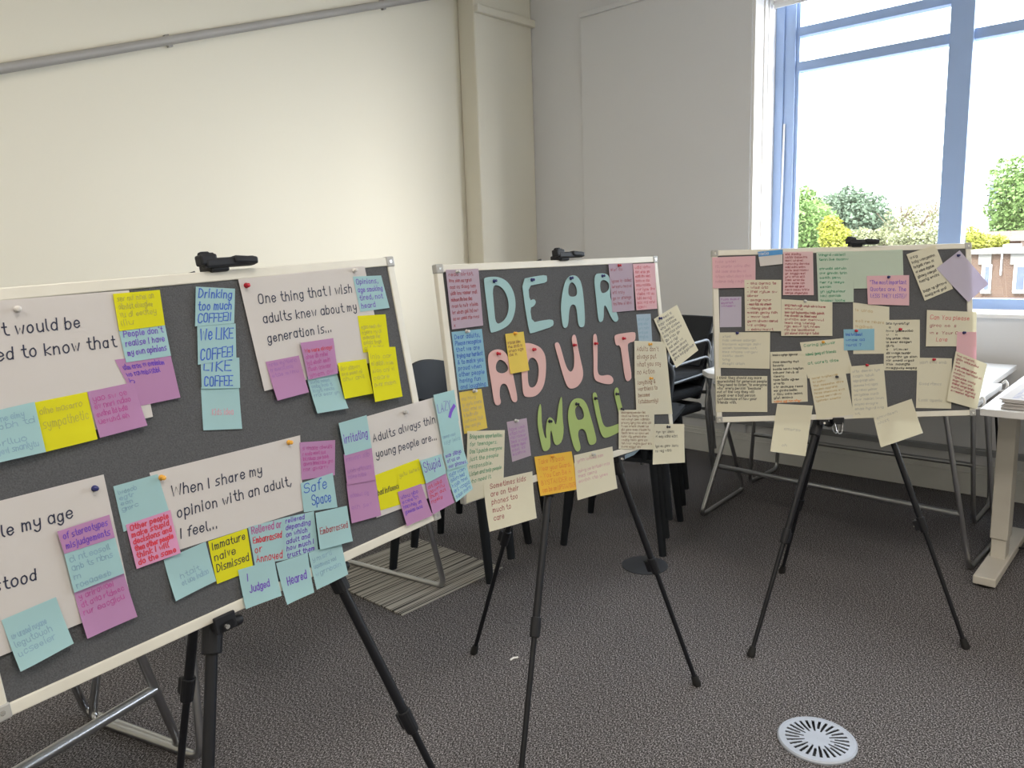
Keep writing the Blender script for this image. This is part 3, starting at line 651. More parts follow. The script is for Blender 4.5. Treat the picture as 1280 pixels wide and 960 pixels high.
def make_easel(B, hub_px, front, rear, label, knees, top_px, lip):
    """front: floor points of the two front legs, rear: floor point of the back leg; knees: fraction along each leg where its clamp sits"""
    d = ray(hub_px); back = -.100
    t = (B.o + B.n * back - CAM).dot(B.n) / d.dot(B.n); hub = CAM + d * t
    feet = [V(p) for p in front] + [V(rear)]
    r = empty('easel', (hub.x, hub.y, 0), label, 'easel', 'black tripod easels')
    ax = (B.e, B.u, B.n)
    b = NB(); lathe(b, hub - B.u * .03, B.u, [(0, .024), (.004, .028), (.05, .028), (.06, .02)], 20)
    for p in feet:
        dv = (p - hub).normalized(); tube(b, hub, hub + dv * .06, .017, .015, 12)
    mk('hub', b, BLACKP, r, smooth=True)
    # mast up to the top clamp
    x, y = B.loc(top_px); x = x
    hx = (hub - B.o).dot(B.e)
    top = B.at(x, .612, back)
    b = NB(); tube(b, hub, top, .011, .010, 14); mk('mast', b, BLACK, r, smooth=True)
    b = NB()
    obox(b, B.at(x, .585, -.064), ax, (.015, .012, .046)); obox(b, B.at(x, .606, -.013), ax, (.018, .009, .022)); obox(b, B.at(x + .020, .6125, .007), ax, (.050, .0085, .010)); obox(b, B.at(x - .022, .619, .004), ax, (.016, .010, .012))
    tc = mk('top_clamp', b, BLACKP, r, bevel=.004)
    b = NB(); lathe(b, B.at(x - .034, .627, .004), B.e, [(0, .006), (.005, .0075), (.016, .0075), (.020, .005), (.026, .005)], 14); mk('clamp_knob', b, BLACKP, tc, smooth=True)
    b = NB(); obox(b, B.at(x + .048, .614, .010), (( B.e - B.u * .10).normalized(), (B.u + B.e * .10).normalized(), B.n), (.024, .007, .011)); mk('clamp_lever', b, BLACKP, tc, bevel=.004)
    for i, p in enumerate(feet):
        v = p - hub; k = knees[i]; kp = hub + v * k; dv = v.normalized()
        b = NB(); tube(b, hub + dv * .03, kp, .0105 if i < 2 else .0100, None, 14); tube(b, kp - dv * .03, p - dv * .02, .0078, .0072, 12)
        lg = mk('leg', b, BLACK, r, smooth=True)
        f, s, q = frame_of(dv)
        b = NB(); tube(b, kp - dv * .026, kp + dv * .026, .0145, .0135, 14); obox(b, kp + q * .013, (s, q, dv), (.010, .012, .018)); cl = mk('leg_clamp', b, BLACKP, lg, bevel=.002)
        b = NB(); lathe(b, kp + q * .024 + dv * .004, q, [(0, .004), (.006, .0035)], 10); mk('screw', b, SCREW, cl, smooth=True)
        b = NB(); lathe(b, p - dv * .034, dv, [(0, .0105), (.018, .0125), (.026, .0140), (.0335, .012)], 14)
        for vv in b.verts: vv.co.z = max(vv.co.z, .0005)
        mk('rubber_foot', b, RUBBER, lg, smooth=True)
    # the two holders that carry the board's lower edge
    for i, p in enumerate(feet[:2]):
        v = p - hub; zt = (B.o - hub).dot(B.u)
        tt = (zt + .0) / v.dot(B.u); c = hub + v * tt; x = (c - B.o).dot(B.e); n0 = (c - B.o).dot(B.n)
        dv = v.normalized(); b = NB()
        tube(b, c - dv * .012, c + dv * .062, .0185, .0175, 16)
        lp = lip[i]; fr_ = .012 if lp else .0
        obox(b, B.at(x, -.010, (n0 + fr_) / 2), ax, (.016, .009, abs(fr_ - n0) / 2))
        if lp: obox(b, B.at(x, -.005, .0085), ax, (.020, .015, .0035))
        ho = mk('board_holder', b, BLACKP, r, bevel=.002)
        b = NB(); lathe(b, B.at(x + .015, -.018, -.012 if lp else -.03), B.e, [(0, .006), (.010, .010), (.022, .010), (.026, .008)], 14); mk('knob', b, BLACKP, ho, smooth=True)
        b = NB(); lathe(b, B.at(x, -.012,   .0115 if lp else -.0005), B.n, [(0, .0055), (.004, .004)], 10); mk('screw', b, SCREW, ho, smooth=True)
    return r
def foot_on(B, a, c, off):
    """floor point on the image line a-c that lies off metres in front of the board's lower edge"""
    nn = ray(a).cross(ray(c)); nh = V((B.n.x, B.n.y, 0)).normalized(); p0 = B.at(.45, 0)
    p0 = V((p0.x, p0.y, 0)) + nh * off; dirn = V((-nh.y, nh.x, 0))
    t = (CAM - p0).dot(nn) / dirn.dot(nn); return p0 + dirn * t
E1 = make_easel(B1, (276, 434), [foot_on(B1, (266, 800), (261, 960), .20), foot_on(B1, (425, 730), (540, 960), .20)], foot_on(B1, (240, 795), (225, 955), -.34),
                'black tripod easel holding the large left board, feet below the picture edge', (.70, .66, .58), (272, 331), (True, False))
E2 = make_easel(B2, (706, 402), [foot_on(B2, (685, 622), (652, 960), .20), onz((872, 857))], onz((592, 817)),
                'black tripod easel holding the middle board with the cut-out letters', (.66, .66, .62), (704, 323), (False, False))
E3 = make_easel(B3, (1061, 396), [onz((938, 821)), onz((1208, 811))], onz((977, 716)),
                'black tripod easel holding the right board in front of the window', (.66, .64, .70), (1071, 306), (False, False))

# ------------------------------------------------------------------ notes, posters, pins
BASE = {}
def overlap(p, q):
    for A in (p, q):
        for i in range(len(A)):
            ax = (-(A[(i + 1) % len(A)][1] - A[i][1]), A[(i + 1) % len(A)][0] - A[i][0])
            a = [x * ax[0] + y * ax[1] for x, y in p]; c = [x * ax[0] + y * ax[1] for x, y in q]
            if max(a) <= min(c) or max(c) <= min(a): return False
    return True
def note(B, quad, color, label, lines=None, ink='navy', name='sticky_note', cat='sticky note', curl=0., top=.90, bot=.12, left=.07, right=.93, pen=.0011, size=.62, exact=None, lift=0, group=None, inks=None):
    q = [B.loc(p) for p in quad]          # TL TR BR BL
    base = .0008 + lift
    if any(x < .019 or x > .881 or y < .019 or y > .581 for x, y in q): base = .0046 + lift
    if any(min(x, .9 - x) < .026 and min(y, .6 - y) < .026 for x, y in q): base = .0064 + lift
    for z, cu, po in B.notes:
        if overlap(po, q): base = max(base, z + .0009 + cu * .55)
    B.notes.append((base, curl, q))
    seed = random.Random(int(quad[0][0] * 7 + quad[0][1] * 13)); ph = seed.uniform(0, 6); wv = .0003 if curl else 0
    TL, TR, BR, BLc = [V((*p, 0)) for p in q]
    ctr = (TL + TR + BR + BLc) / 4
    mw = M(((B.e.x, B.u.x, B.n.x, 0), (B.e.y, B.u.y, B.n.y, 0), (B.e.z, B.u.z, B.n.z, 0), (0, 0, 0, 1))); mw.translation = B.at(ctr.x, ctr.y, B.FEL)
    def hgt(u, v): return base + curl * (max(0, 1 - v) ** 2) * (1 + .25 * math.sin(ph + 3 * u)) + wv * math.sin(ph + 6 * u)
    def sp(u, v, dz=0):
        p = (TL * (1 - u) + TR * u) * v + (BLc * (1 - u) + BR * u) * (1 - v) - ctr; p.z = hgt(u, v) + dz; return p
    bm = NB(); n = 8 if curl else 2
    g = [[bm.verts.new(sp(i / n, j / n)) for j in range(n + 1)] for i in range(n + 1)]
    for i in range(n):
        for j in range(n): bm.faces.new((g[i][j], g[i + 1][j], g[i + 1][j + 1], g[i][j + 1])).smooth = True
    me = bpy.data.meshes.new(name); bm.to_mesh(me); bm.free(); me.materials.append(P[color])
    o = bpy.data.objects.new(name, me); COL.objects.link(o); o.matrix_world = mw; tag(o, label, cat, group)
    wd = ((TR - TL).length + (BR - BLc).length) / 2; ht = ((TL - BLc).length + (TR - BR).length) / 2
    byink = {}
    def W_(k): return byink.setdefault(k, NB())
    if exact:
        for tx, p0, p1 in exact:
            a, c = V(B.loc(p0)), V(B.loc(p1)); st, tw = layout(tx); s = (c - a).length / tw; d = (c - a).normalized(); pr_ = V((-d.y, d.x))
            for s_ in st:
                ribbon(W_(ink), [tuple(a + d * (x * s) + pr_ * (y * s * 1.12)) for x, y in s_], pen, lambda x, y: V((x - ctr.x, y - ctr.y, base + .0005)))
    if lines:
        nl = len(lines); pitch = (top - bot) / nl * ht; cap = pitch * size; sc_ = cap / 6
        for k, tx in enumerate(lines):
            ik = inks[k] if inks else ink; sc = min(sc_, .0078 / 6) if '~' in tx else sc_
            st, tw = layout(tx, 1); avail = (right - left) * wd; sx = min(sc * (1.7 if '~' in tx else .95), avail * (RN.uniform(.72, 1) if '~' in tx else 1) / tw); sy = min(sc, sx * 1.7) * (1.15 if '~' in tx else 1)
            y0 = ht * top - pitch * (k + .82)
            for s_ in st:
                ribbon(W_(ik), [(left * wd + x * sx, y0 + y * sy) for x, y in s_], pen, lambda x, y: sp(x / wd, y / ht, .0005))
    for ik, bm in byink.items():
        me = bpy.data.meshes.new('writing'); bm.to_mesh(me); bm.free(); me.materials.append(INK[ik])
        t = bpy.data.objects.new('writing', me); COL.objects.link(t); t.parent = o
    BASE[o.name] = base
    return o
PINM = {}
def pin(B, q, color, label):
    x, y = B.loc(q); z = .001
    for zz, cu, po in B.notes:
        if overlap(po, [(x - .001, y - .001), (x + .001, y - .001), (x + .001, y + .001), (x - .001, y + .001)]): z = max(z, zz)
    if color not in PINM:
        bm = NB(); lathe(bm, (0, 0, 0), (0, 0, 1), [(-.0008, .0006), (.0002, .0006), (.0002, .0048), (.0014, .0050), (.0024, .0026), (.0065, .0024), (.0078, .0036), (.0098, .0040), (.0106, .0034)], 12)
        me = bpy.data.meshes.new('push_pin'); bm.to_mesh(me); bm.free(); me.materials.append(PINC[color])
        for p in me.polygons: p.use_smooth = True
        PINM[color] = me
    o = bpy.data.objects.new('push_pin', PINM[color]); COL.objects.link(o)
    mw = M(((B.e.x, B.u.x, B.n.x, 0), (B.e.y, B.u.y, B.n.y, 0), (B.e.z, B.u.z, B.n.z, 0), (0, 0, 0, 1))); tl = RN.uniform(-.15, .15)
    mw = mw @ M.Rotation(tl, 4, 'Y') @ M.Rotation(RN.uniform(-.05, .12), 4, 'X'); mw.translation = B.at(x, y, B.FEL + z)
    o.matrix_world = mw; tag(o, label, 'push pin', 'push pins in the boards')
def letter(B, name, outer, label, color, hole=None, org=(540, 310), lift=.0028, sm=2):
    cv = lambda pts: [B.loc((org[0] + x / 4, org[1] + y / 4)) for x, y in pts]
    def loopc(p):
        for _ in range(sm):
            r = []
            for a, c in zip(p, p[1:] + p[:1]): r += [(a[0] * .75 + c[0] * .25, a[1] * .75 + c[1] * .25), (a[0] * .25 + c[0] * .75, a[1] * .25 + c[1] * .75)]
            p = r
        return p
    po = cv(outer); xs = [p[0] for p in po]; ys = [p[1] for p in po]; c = V(((min(xs) + max(xs)) / 2, (min(ys) + max(ys)) / 2))
    bm = NB(); es = []
    for lp in [po] + ([cv(hole)] if hole else []):
        vs = [bm.verts.new((x - c.x, y - c.y, lift)) for x, y in loopc(lp)]
        es += [bm.edges.new((vs[i], vs[(i + 1) % len(vs)])) for i in range(len(vs))]
    bmesh.ops.triangle_fill(bm, use_beauty=True, edges=es)
    r = bmesh.ops.extrude_face_region(bm, geom=bm.faces[:]); bmesh.ops.translate(bm, verts=[v for v in r['geom'] if isinstance(v, bmesh.types.BMVert)], vec=(0, 0, .0009))
    bmesh.ops.recalc_face_normals(bm, faces=bm.faces)
    me = bpy.data.meshes.new(name); bm.to_mesh(me); bm.free(); me.materials.append(P[color])
    o = bpy.data.objects.new(name, me); COL.objects.link(o)
    mw = M(((B.e.x, B.u.x, B.n.x, 0), (B.e.y, B.u.y, B.n.y, 0), (B.e.z, B.u.z, B.n.z, 0), (0, 0, 0, 1))); mw.translation = B.at(c.x, c.y, B.FEL); o.matrix_world = mw
    tag(o, label, 'paper letter', 'cut-out paper letters'); B.notes.append((lift + .0012, 0, [(min(xs), max(ys)), (max(xs), max(ys)), (max(xs), min(ys)), (min(xs), min(ys))]))
# ---------------- left board: five posters and the sticky notes on them
PO = dict(name='poster', cat='poster', group='white posters on the left board')
L1_ = dict(group='sticky notes on the left board')
note(B1, [(-122, 386), (160, 363), (190, 521), (-82, 583)], 'white', 'white poster reading "would be ... ed to know that", cut by the left picture edge', ink='navy', pen=.0021, exact=[('It would be', (-4, 420.5), (101, 409.5)), ('need to know that', (-31, 455), (145, 433.5))], **PO)
note(B1, [(297, 349), (455, 332.5), (479, 449), (330, 489)], 'white', 'white poster reading "One thing that I wish adults knew about my generation is..."', ink='navy', pen=.0021, exact=[('One thing that I wish', (323, 380), (440.5, 365.5)), ('adults knew about my', (329, 404), (446, 388)), ('generation is...', (334.5, 428), (415, 414.5))], **PO)
note(B1, [(-60, 641), (129, 593), (164, 753), (-12, 825)], 'white', 'white poster ending "le my age ... stood" in the lower left corner', ink='navy', pen=.0021, exact=[('People my age', (-51, 687), (92, 646)), ('stood', (-7, 740.5), (47, 724))], **PO)
note(B1, [(187.5, 591), (376, 544), (380, 638), (217, 690)], 'white', 'white poster reading "When I share my opinion with an adult, I feel..."', ink='navy', pen=.0021, exact=[('When I share my', (216, 621), (329.5, 592.5)), ('opinion with an adult,', (223, 647.5), (366, 606)), ('I feel...', (227, 672.5), (274, 659.5))], **PO)
note(B1, [(456, 521), (548, 495), (563, 612), (470, 647.5)], 'white', 'white poster reading "Adults always think young people are..." at the right edge', ink='navy', pen=.0021, exact=[('Adults always thin', (466, 552.5), (544, 528)), ('young people are...', (470, 572.5), (546, 549))], **PO)
# round the first poster
note(B1, [(142, 450), (211, 441), (224, 497), (172, 508)], 'purple', 'lowest purple sticky note of the column right of the "know that" poster', ['~3 ~4 ~2 ~7', '~2 ~10', '~1'], 'violet', bot=.45, **L1_)
note(B1, [(146.5, 412), (204, 405), (212, 445), (156, 453.5)], 'aqua', 'blue sticky note reading "People don\'t realise I have my own opinions"', ["People don't", 'realise I have', 'my own opinions'], 'violet', top=.98, bot=.14, pen=.0013, **L1_)
note(B1, [(139, 368), (197.5, 363), (204, 407), (147, 414.5)], 'yellow', 'yellow sticky note on the top right corner of the "know that" poster', ['~3 ~3 ~4 ~2', '~7 ~8', '~2 ~2 ~6', '~4'], 'olive', top=.97, bot=.1, **L1_)
note(B1, [(107.5, 490), (165, 478), (181, 532), (122, 547.5)], 'purple', 'purple sticky note beside the yellow one under the "know that" poster', ['~3 ~2 ~2', '~2 ~4 ~4', '~5 ~3 ~4', '~6 ~2'], 'magenta', bot=.25, curl=.004, **L1_)
note(B1, [(40.5, 503.5), (107.5, 490), (119.5, 549), (55, 565)], 'yellow', 'yellow sticky note reading "sympathetic" below the "know that" poster', ['~4 ~7', 'sympathetic'], 'olive', top=.98, bot=.4, curl=.003, **L1_)
note(B1, [(-22, 517), (41, 502.5), (54.5, 565), (-8, 579)], 'aqua', 'blue sticky note cut by the left picture edge, left of the yellow "sympathetic" one', ['~5 ~4', '~4 ~2', '', '~6', '~4 ~8'], 'faint_blue', curl=.003, **L1_)
# the coffee strip
note(B1, [(252, 484), (299.5, 483), (302.5, 536), (254, 538)], 'aqua', 'blue sticky note reading "Kids idea" at the foot of the coffee strip', ['Kids idea'], 'faint_pink', top=.66, bot=.28, left=.25, right=.8, size=.7, curl=.003, **L1_)
note(B1, [(250.5, 446.5), (299, 447), (300, 485), (252, 486)], 'aqua', 'blue sticky note reading "LIKE COFFEE", third down the coffee strip', ['LIKE', 'COFFEE'], 'blue', top=.97, bot=.0, right=.8, size=.7, pen=.0022, **L1_)
note(B1, [(246, 403.5), (294, 404.5), (295, 448), (247, 456)], 'aqua', 'blue sticky note reading "We LIKE COFFEE!", second down the coffee strip', ['We LIKE', 'COFFEE!'], 'blue', top=.98, bot=.0, size=.68, pen=.0022, **L1_)
note(B1, [(244, 358.5), (293, 361), (292, 404), (243, 408)], 'aqua', 'blue sticky note reading "Drinking too much COFFEE!!" at the top of the coffee strip', ['Drinking', 'too much', 'COFFEE!!'], 'blue', top=.99, bot=.03, size=.68, pen=.0020, **L1_)
# round the "One thing" poster
note(B1, [(331, 452.5), (372.5, 444.5), (384, 490.5), (344, 501)], 'purple', 'purple sticky note at the lower left of the "One thing" poster', ['~4 ~8', '~2 ~6 ~4', '~4 ~4'], 'faint_violet', top=.98, bot=.56, curl=.004, **L1_)
note(B1, [(382.5, 471), (420, 466), (432, 510.5), (394, 517)], 'aqua', 'blue sticky note hanging below the "One thing" poster', ['~5 ~6', '~4 ~4 ~2', '~6 ~5', '~4 ~4 ~2'], 'faint_blue', bot=.42, curl=.006, **L1_)
note(B1, [(373, 429), (414, 423), (420, 467), (383, 475)], 'purple', 'purple sticky note with a red first line on the "One thing" poster', ['We were always', '~4 ~2 ~5', '~3 ~5 ~4', '~5 ~6', '~4 ~2'], top=.85, bot=.02, inks=['red', 'magenta', 'magenta', 'magenta', 'magenta'], **L1_)
note(B1, [(419.5, 454), (455, 449), (463, 492), (427, 499)], 'yellow', 'yellow sticky note lowest left of the three by the "One thing" poster', ['~4 ~6', '~3 ~4 ~2', '~3 ~4'], 'olive', bot=.45, curl=.003, **L1_)
note(B1, [(446, 395), (481, 393), (486, 437), (453, 441)], 'yellow', 'uppermost yellow sticky note right of the "One thing" poster', ['', '~4 ~4 ~3', '~5 ~2 ~2', '~7 ~3', '~6 ~4', '~3 ~4'], 'olive', bot=.05, **L1_)
note(B1, [(456, 435), (490.5, 434), (498, 496), (463, 503)], 'yellow', 'tall yellow sticky note at the right end of the "One thing" poster', ['~4 ~3', '~2 ~5 ~4', '~4 ~3 ~2', '~5', '~4 ~6'], 'olive', bot=.25, curl=.005, **L1_)
note(B1, [(440, 346), (475.5, 344.5), (486, 385), (449.5, 390)], 'aqua', 'blue sticky note reading "Opinions, age smoking, tired, not heard"', ['Opinions,', 'age smoking', 'tired, not', 'heard'], 'violet', top=.97, bot=.05, pen=.0013, **L1_)
# lower left poster
note(B1, [(91, 738), (153, 713), (169, 770), (106, 797.5)], 'purple', 'lowest purple sticky note right of the "stood" poster', ['~1 ~9', '~2 ~4 ~6', '~3 ~7'], 'magenta', top=.92, bot=.42, curl=.006, **L1_)
note(B1, [(77.5, 690), (141, 670), (153, 716), (90.5, 740.5)], 'aqua', 'blue sticky note between two purple ones on the "stood" poster', ['~2 ~2 ~6', '~3 ~2 ~4', '~1', '~8'], 'faint_blue', bot=.05, **L1_)
note(B1, [(69, 664), (134, 643), (141, 671.5), (78, 692)], 'purple', 'purple sticky note reading "of stereotypes misjudgements" beneath "my age"', ['of stereotypes', 'misjudgements'], 'violet', top=.95, bot=.1, pen=.0012, **L1_)
note(B1, [(1, 775), (69, 746), (89, 803), (22, 838)], 'aqua', 'lowest left blue sticky note overlapping the "stood" poster and the felt', ['', '~2 ~6 ~6', '~9', '~8'], 'faint_blue', bot=.22, curl=.008, **L1_)
# "When I share" poster
note(B1, [(142, 608), (197.5, 592.5), (212, 640), (155, 665)], 'aqua', 'blue sticky note on the top left corner of the "When I share" poster', ['~6', '~4', '~3', '~4'], 'faint_blue', bot=.4, right=.5, **L1_)
note(B1, [(157.5, 656), (213, 637.5), (224.5, 691), (170, 711)], 'hot_pink', 'pink sticky note covered in red writing starting "Other people make"', ['Other people', 'make stupid', 'decisions and', 'then other people', 'think I will', 'do the same'], 'red', top=.97, bot=.04, size=.7, pen=.0018, curl=.004, **L1_)
note(B1, [(205, 700), (257.5, 677), (269, 726), (217.5, 751)], 'aqua', 'blue sticky note with faint writing left of the yellow "Dismissed" note', ['', '', '~5', '~2 ~3 ~6'], 'faint_blue', bot=.22, left=.25, curl=.006, **L1_)
note(B1, [(375, 553), (419.5, 550), (419, 594), (377.5, 600)], 'purple', 'purple sticky note on the top right corner of the "When I share" poster', ['~1 ~6 ~7', '~1 ~5 ~4 ~3', '~3 ~6 ~3 ~4', '~5 ~8 ~3', '~3 ~6'], 'magenta', bot=.2, **L1_)
note(B1, [(376, 604), (416, 591), (422, 634), (380, 640.5)], 'aqua', 'blue sticky note reading "Safe Space" in blue', ['Safe', '   Space'], 'blue', top=.98, bot=.12, right=.85, size=.7, pen=.0018, **L1_)
note(B1, [(310.5, 659), (355, 647.5), (356.5, 700), (319, 706.5)], 'aqua', 'blue sticky note reading "Relieved or Embarrassed or Annoyed"', ['Relieved or', 'Embarrassed', 'or', 'Annoyed'], top=1.0, bot=.02, size=.7, pen=.0016, inks=['magenta', 'red', 'red', 'red'], **L1_)
note(B1, [(354, 647.5), (392.5, 639), (398, 687), (356, 700)], 'aqua', 'blue sticky note reading "relieved depending on which adult and how much I trust them"', ['relieved', 'depending', 'on which', 'adult and', 'how much I', 'trust them'], 'violet', top=1.0, bot=.0, size=.68, pen=.0014, **L1_)
note(B1, [(385, 691), (426, 677), (433, 717.5), (394, 737)], 'aqua', 'blue sticky note with faint writing at the bottom right of the "I feel" notes', ['~6', '~7 ~3', '~8'], 'faint_blue', bot=.3, curl=.004, **L1_)
note(B1, [(392.5, 641), (432, 632), (438, 676), (397.5, 687)], 'aqua', 'blue sticky note reading "Embarrassed" in dark red', ['', 'Embarrassed'], 'maroon', top=1.0, bot=.35, size=.5, pen=.0014, curl=.003, **L1_)
note(B1, [(261, 677), (309.5, 660.5), (317, 712.5), (271, 730)], 'yellow', 'yellow sticky note reading "Immature naive Dismissed"', ['Immature', 'naive', 'Dismissed'], 'black', top=.98, bot=.22, size=.66, pen=.0015, curl=.003, **L1_)
note(B1, [(297, 712.5), (342.5, 699), (349, 744), (305, 761)], 'aqua', 'blue sticky note reading "Judged" hanging over the lower frame', ['I', 'Judged'], 'violet', top=.9, bot=.3, left=.2, right=.75, size=.6, pen=.0016, curl=.006, **L1_)
note(B1, [(344.5, 704), (384, 691), (390, 740), (356, 755.5)], 'aqua', 'blue sticky note reading "Heared" hanging over the lower frame', ['Heared'], 'violet', top=.75, bot=.33, left=.2, right=.85, size=.8, pen=.0018, curl=.006, **L1_)
# "Adults always think" poster
note(B1, [(432, 604), (468, 598), (474.5, 644), (437.5, 654)], 'purple', 'lower of two purple sticky notes left of the "young people are" poster', ['', '~6 ~3', '', '~3 ~3'], 'faint_violet', bot=.3, curl=.003, **L1_)
note(B1, [(427.5, 568), (462.5, 558), (467.5, 600), (432, 606)], 'purple', 'purple sticky note directly below the blue "irritating" one', ['~5 ~3', '', '~3 ~5', '~4 ~4'], 'faint_violet', bot=.15, **L1_)
note(B1, [(421, 529), (456, 519), (462.5, 560), (429, 569.5)], 'aqua', 'blue sticky note reading "irritating"', ['irritating'], 'violet', top=.62, bot=.3, size=.8, pen=.0016, **L1_)
note(B1, [(468, 594), (496, 583.5), (501, 630), (474.5, 638)], 'yellow', 'yellow sticky note reading "bad influence"', ['bad influence'], 'black', top=.66, bot=.38, left=.0, right=1.0, size=.8, pen=.0012, **L1_)
note(B1, [(494, 584), (522, 573.5), (531, 604), (498, 615)], 'yellow', 'small yellow sticky note right of the "bad influence" note', ['~4 ~5'], 'olive', bot=.5, **L1_)
note(B1, [(530, 604), (555, 590.5), (565, 628), (538, 643)], 'purple', 'purple sticky note below the blue "Stupid" note, at the board corner', ['~3 ~4', '~7', '~4 ~3', '~5'], 'red', bot=.3, curl=.004, **L1_)
note(B1, [(495.5, 615), (525, 604.5), (537, 644), (505.5, 657.5)], 'purple', 'purple sticky note hanging over the lower frame left of the board corner', ['~4 ~3', '~6', '~7 ~2', '~7 ~4'], 'violet', bot=.3, curl=.005, **L1_)
note(B1, [(522, 576), (549, 567.5), (555, 591.5), (530, 604.5)], 'aqua', 'blue sticky note reading "Stupid"', ['Stupid'], 'violet', top=.95, bot=.35, right=.85, size=.7, pen=.0016, **L1_)
note(B1, [(556, 587), (581.5, 578), (588, 611), (566, 627.5)], 'aqua', 'lowest blue sticky note of the strip hanging off the right edge of the left board', ['~4 ~4', '~7 ~3', '~5 ~4', '~3 ~6', '~4 ~5'], 'blue', bot=.05, curl=.006, pen=.0009, **L1_)
note(B1, [(551, 567), (575.5, 559), (582.5, 580), (557, 588)], 'aqua', 'third blue sticky note of the strip on the right edge, with lines of blue writing', ['~4 ~7', 'of us on', 'our phones'], 'violet', top=.99, bot=.05, pen=.0012, **L1_)
note(B1, [(546, 533.5), (569.5, 525.5), (576, 560), (552, 568)], 'aqua', 'second blue sticky note of the strip on the right edge, below "Lazy"', ['', '~5 ~4', '~4 ~5'], 'faint_blue', bot=.3, **L1_)
nz = note(B1, [(538, 494), (564, 487.5), (570, 526), (546, 534.5)], 'aqua', 'blue sticky note reading "Lazy" with a thick purple tick', ['LAZY'], 'violet', top=.78, bot=.36, right=.72, size=.8, pen=.0014, **L1_)
def marker(B, n, pts, ink, wd):
    a = n.matrix_world.inverted(); bm = NB(); P3 = [B.loc(p) for p in pts]
    def f(x, y):
        p = a @ B.at(x, y, B.FEL); return V((p.x, p.y, BASE[n.name] + .0008))
    ribbon(bm, chaikin(P3, 2), wd, f); me = bpy.data.meshes.new('writing'); bm.to_mesh(me); bm.free(); me.materials.append(INK[ink]); t = bpy.data.objects.new('marker_tick', me); COL.objects.link(t); t.parent = n
marker(B1, nz, [(563.5, 508), (560, 514), (558.5, 520)], 'violet', .009)
# pins
for q, c, l in [((20.5, 387), 'white', 'white push pin at the top of the "know that" poster'), ((307, 357), 'red', 'red push pin at the top left corner of the "One thing" poster'), ((441.5, 338.5), 'white', 'white push pin at the top right corner of the "One thing" poster'),
                ((117.5, 610.5), 'blue', 'dark blue push pin near the top right corner of the "my age" poster'), ((202, 597), 'orange', 'orange push pin at the left end of the "When I share" poster'), ((361.5, 553), 'orange', 'orange push pin at the right end of the "When I share" poster'),
                ((505, 515), 'clear', 'clear push pin at the top of the "Adults always think" poster')]: pin(B1, q, c, l)

# ---------------- middle board
L2_ = dict(name='paper_note', cat='paper note', group='paper notes on the middle board')
letter(B2, 'letter_d', [(258, 160), (264, 148), (300, 143), (335, 145), (375, 165), (405, 210), (418, 265), (415, 320), (395, 375), (355, 405), (300, 425), (290, 418), (278, 320)], 'light blue cut-out letter D starting the top row', 'letter_blue', [(300, 185), (340, 188), (368, 222), (385, 275), (380, 330), (357, 368), (318, 384), (310, 300)])
letter(B2, 'letter_e', [(447, 156), (510, 142), (571, 134), (575, 150), (573, 172), (530, 180), (481, 190), (487, 264), (510, 254), (520, 270), (510, 290), (489, 300), (500, 373), (550, 362), (600, 356), (609, 372), (603, 393), (550, 410), (494, 428), (486, 421), (465, 300)], 'light blue cut-out letter E in the top row', 'letter_blue', sm=1)
letter(B2, 'letter_a', [(643, 290), (655, 200), (672, 152), (697, 135), (727, 140), (750, 180), (762, 300), (765, 388), (748, 398), (731, 390), (724, 310), (715, 283), (695, 283), (685, 310), (681, 385), (668, 402), (654, 395), (648, 350)], 'light blue cut-out letter A in the top row', 'letter_blue', [(688, 175), (705, 170), (722, 195), (726, 236), (706, 245), (682, 240), (680, 205)])
letter(B2, 'letter_r', [(807, 131), (850, 125), (883, 134), (892, 175), (888, 240), (905, 285), (932, 345), (928, 366), (912, 371), (893, 345), (868, 285), (858, 290), (858, 360), (842, 373), (831, 362), (820, 250)], 'light blue cut-out letter R ending the top row, partly under a mauve note', 'letter_blue', [(838, 166), (862, 158), (884, 175), (886, 205), (868, 224), (843, 226)])
letter(B2, 'letter_a', [(278, 550), (288, 520), (325, 504), (362, 514), (388, 560), (402, 620), (416, 690), (428, 758), (418, 773), (399, 766), (387, 720), (374, 683), (354, 676), (339, 692), (337, 740), (346, 775), (330, 789), (311, 780), (300, 700), (286, 620)], 'pink cut-out letter A starting the middle row', 'letter_pink', [(322, 572), (338, 556), (362, 566), (380, 592), (380, 615), (352, 629), (324, 620), (317, 598)])
letter(B2, 'letter_d', [(438, 500), (450, 478), (480, 474), (512, 482), (547, 500), (570, 545), (569, 640), (555, 702), (520, 742), (475, 747), (455, 736), (449, 650), (444, 570)], 'pink cut-out letter D half under a small yellow note', 'letter_pink', [(500, 545), (524, 560), (536, 610), (526, 680), (502, 701), (481, 690), (477, 620), (480, 560)])
letter(B2, 'letter_u', [(611, 482), (622, 470), (634, 474), (645, 505), (668, 590), (690, 624), (709, 605), (712, 550), (704, 490), (697, 450), (707, 432), (718, 436), (726, 480), (740, 550), (757, 620), (751, 662), (725, 697), (690, 706), (672, 688), (650, 620), (628, 540)], 'pink cut-out letter U in the middle row', 'letter_pink')
letter(B2, 'letter_l', [(804, 442), (812, 428), (822, 432), (827, 470), (827, 560), (826, 622), (842, 641), (885, 632), (906, 650), (906, 672), (890, 683), (840, 675), (807, 655), (808, 560)], 'pink cut-out letter L in the middle row', 'letter_pink')
letter(B2, 'letter_t', [(911, 440), (925, 431), (970, 424), (1012, 419), (1018, 430), (1015, 466), (983, 474), (977, 488), (986, 560), (999, 645), (989, 662), (974, 668), (963, 645), (950, 545), (941, 486), (920, 488), (914, 465)], 'pink cut-out letter T ending the middle row', 'letter_pink', sm=1)
G8 = dict(org=(560, 480))
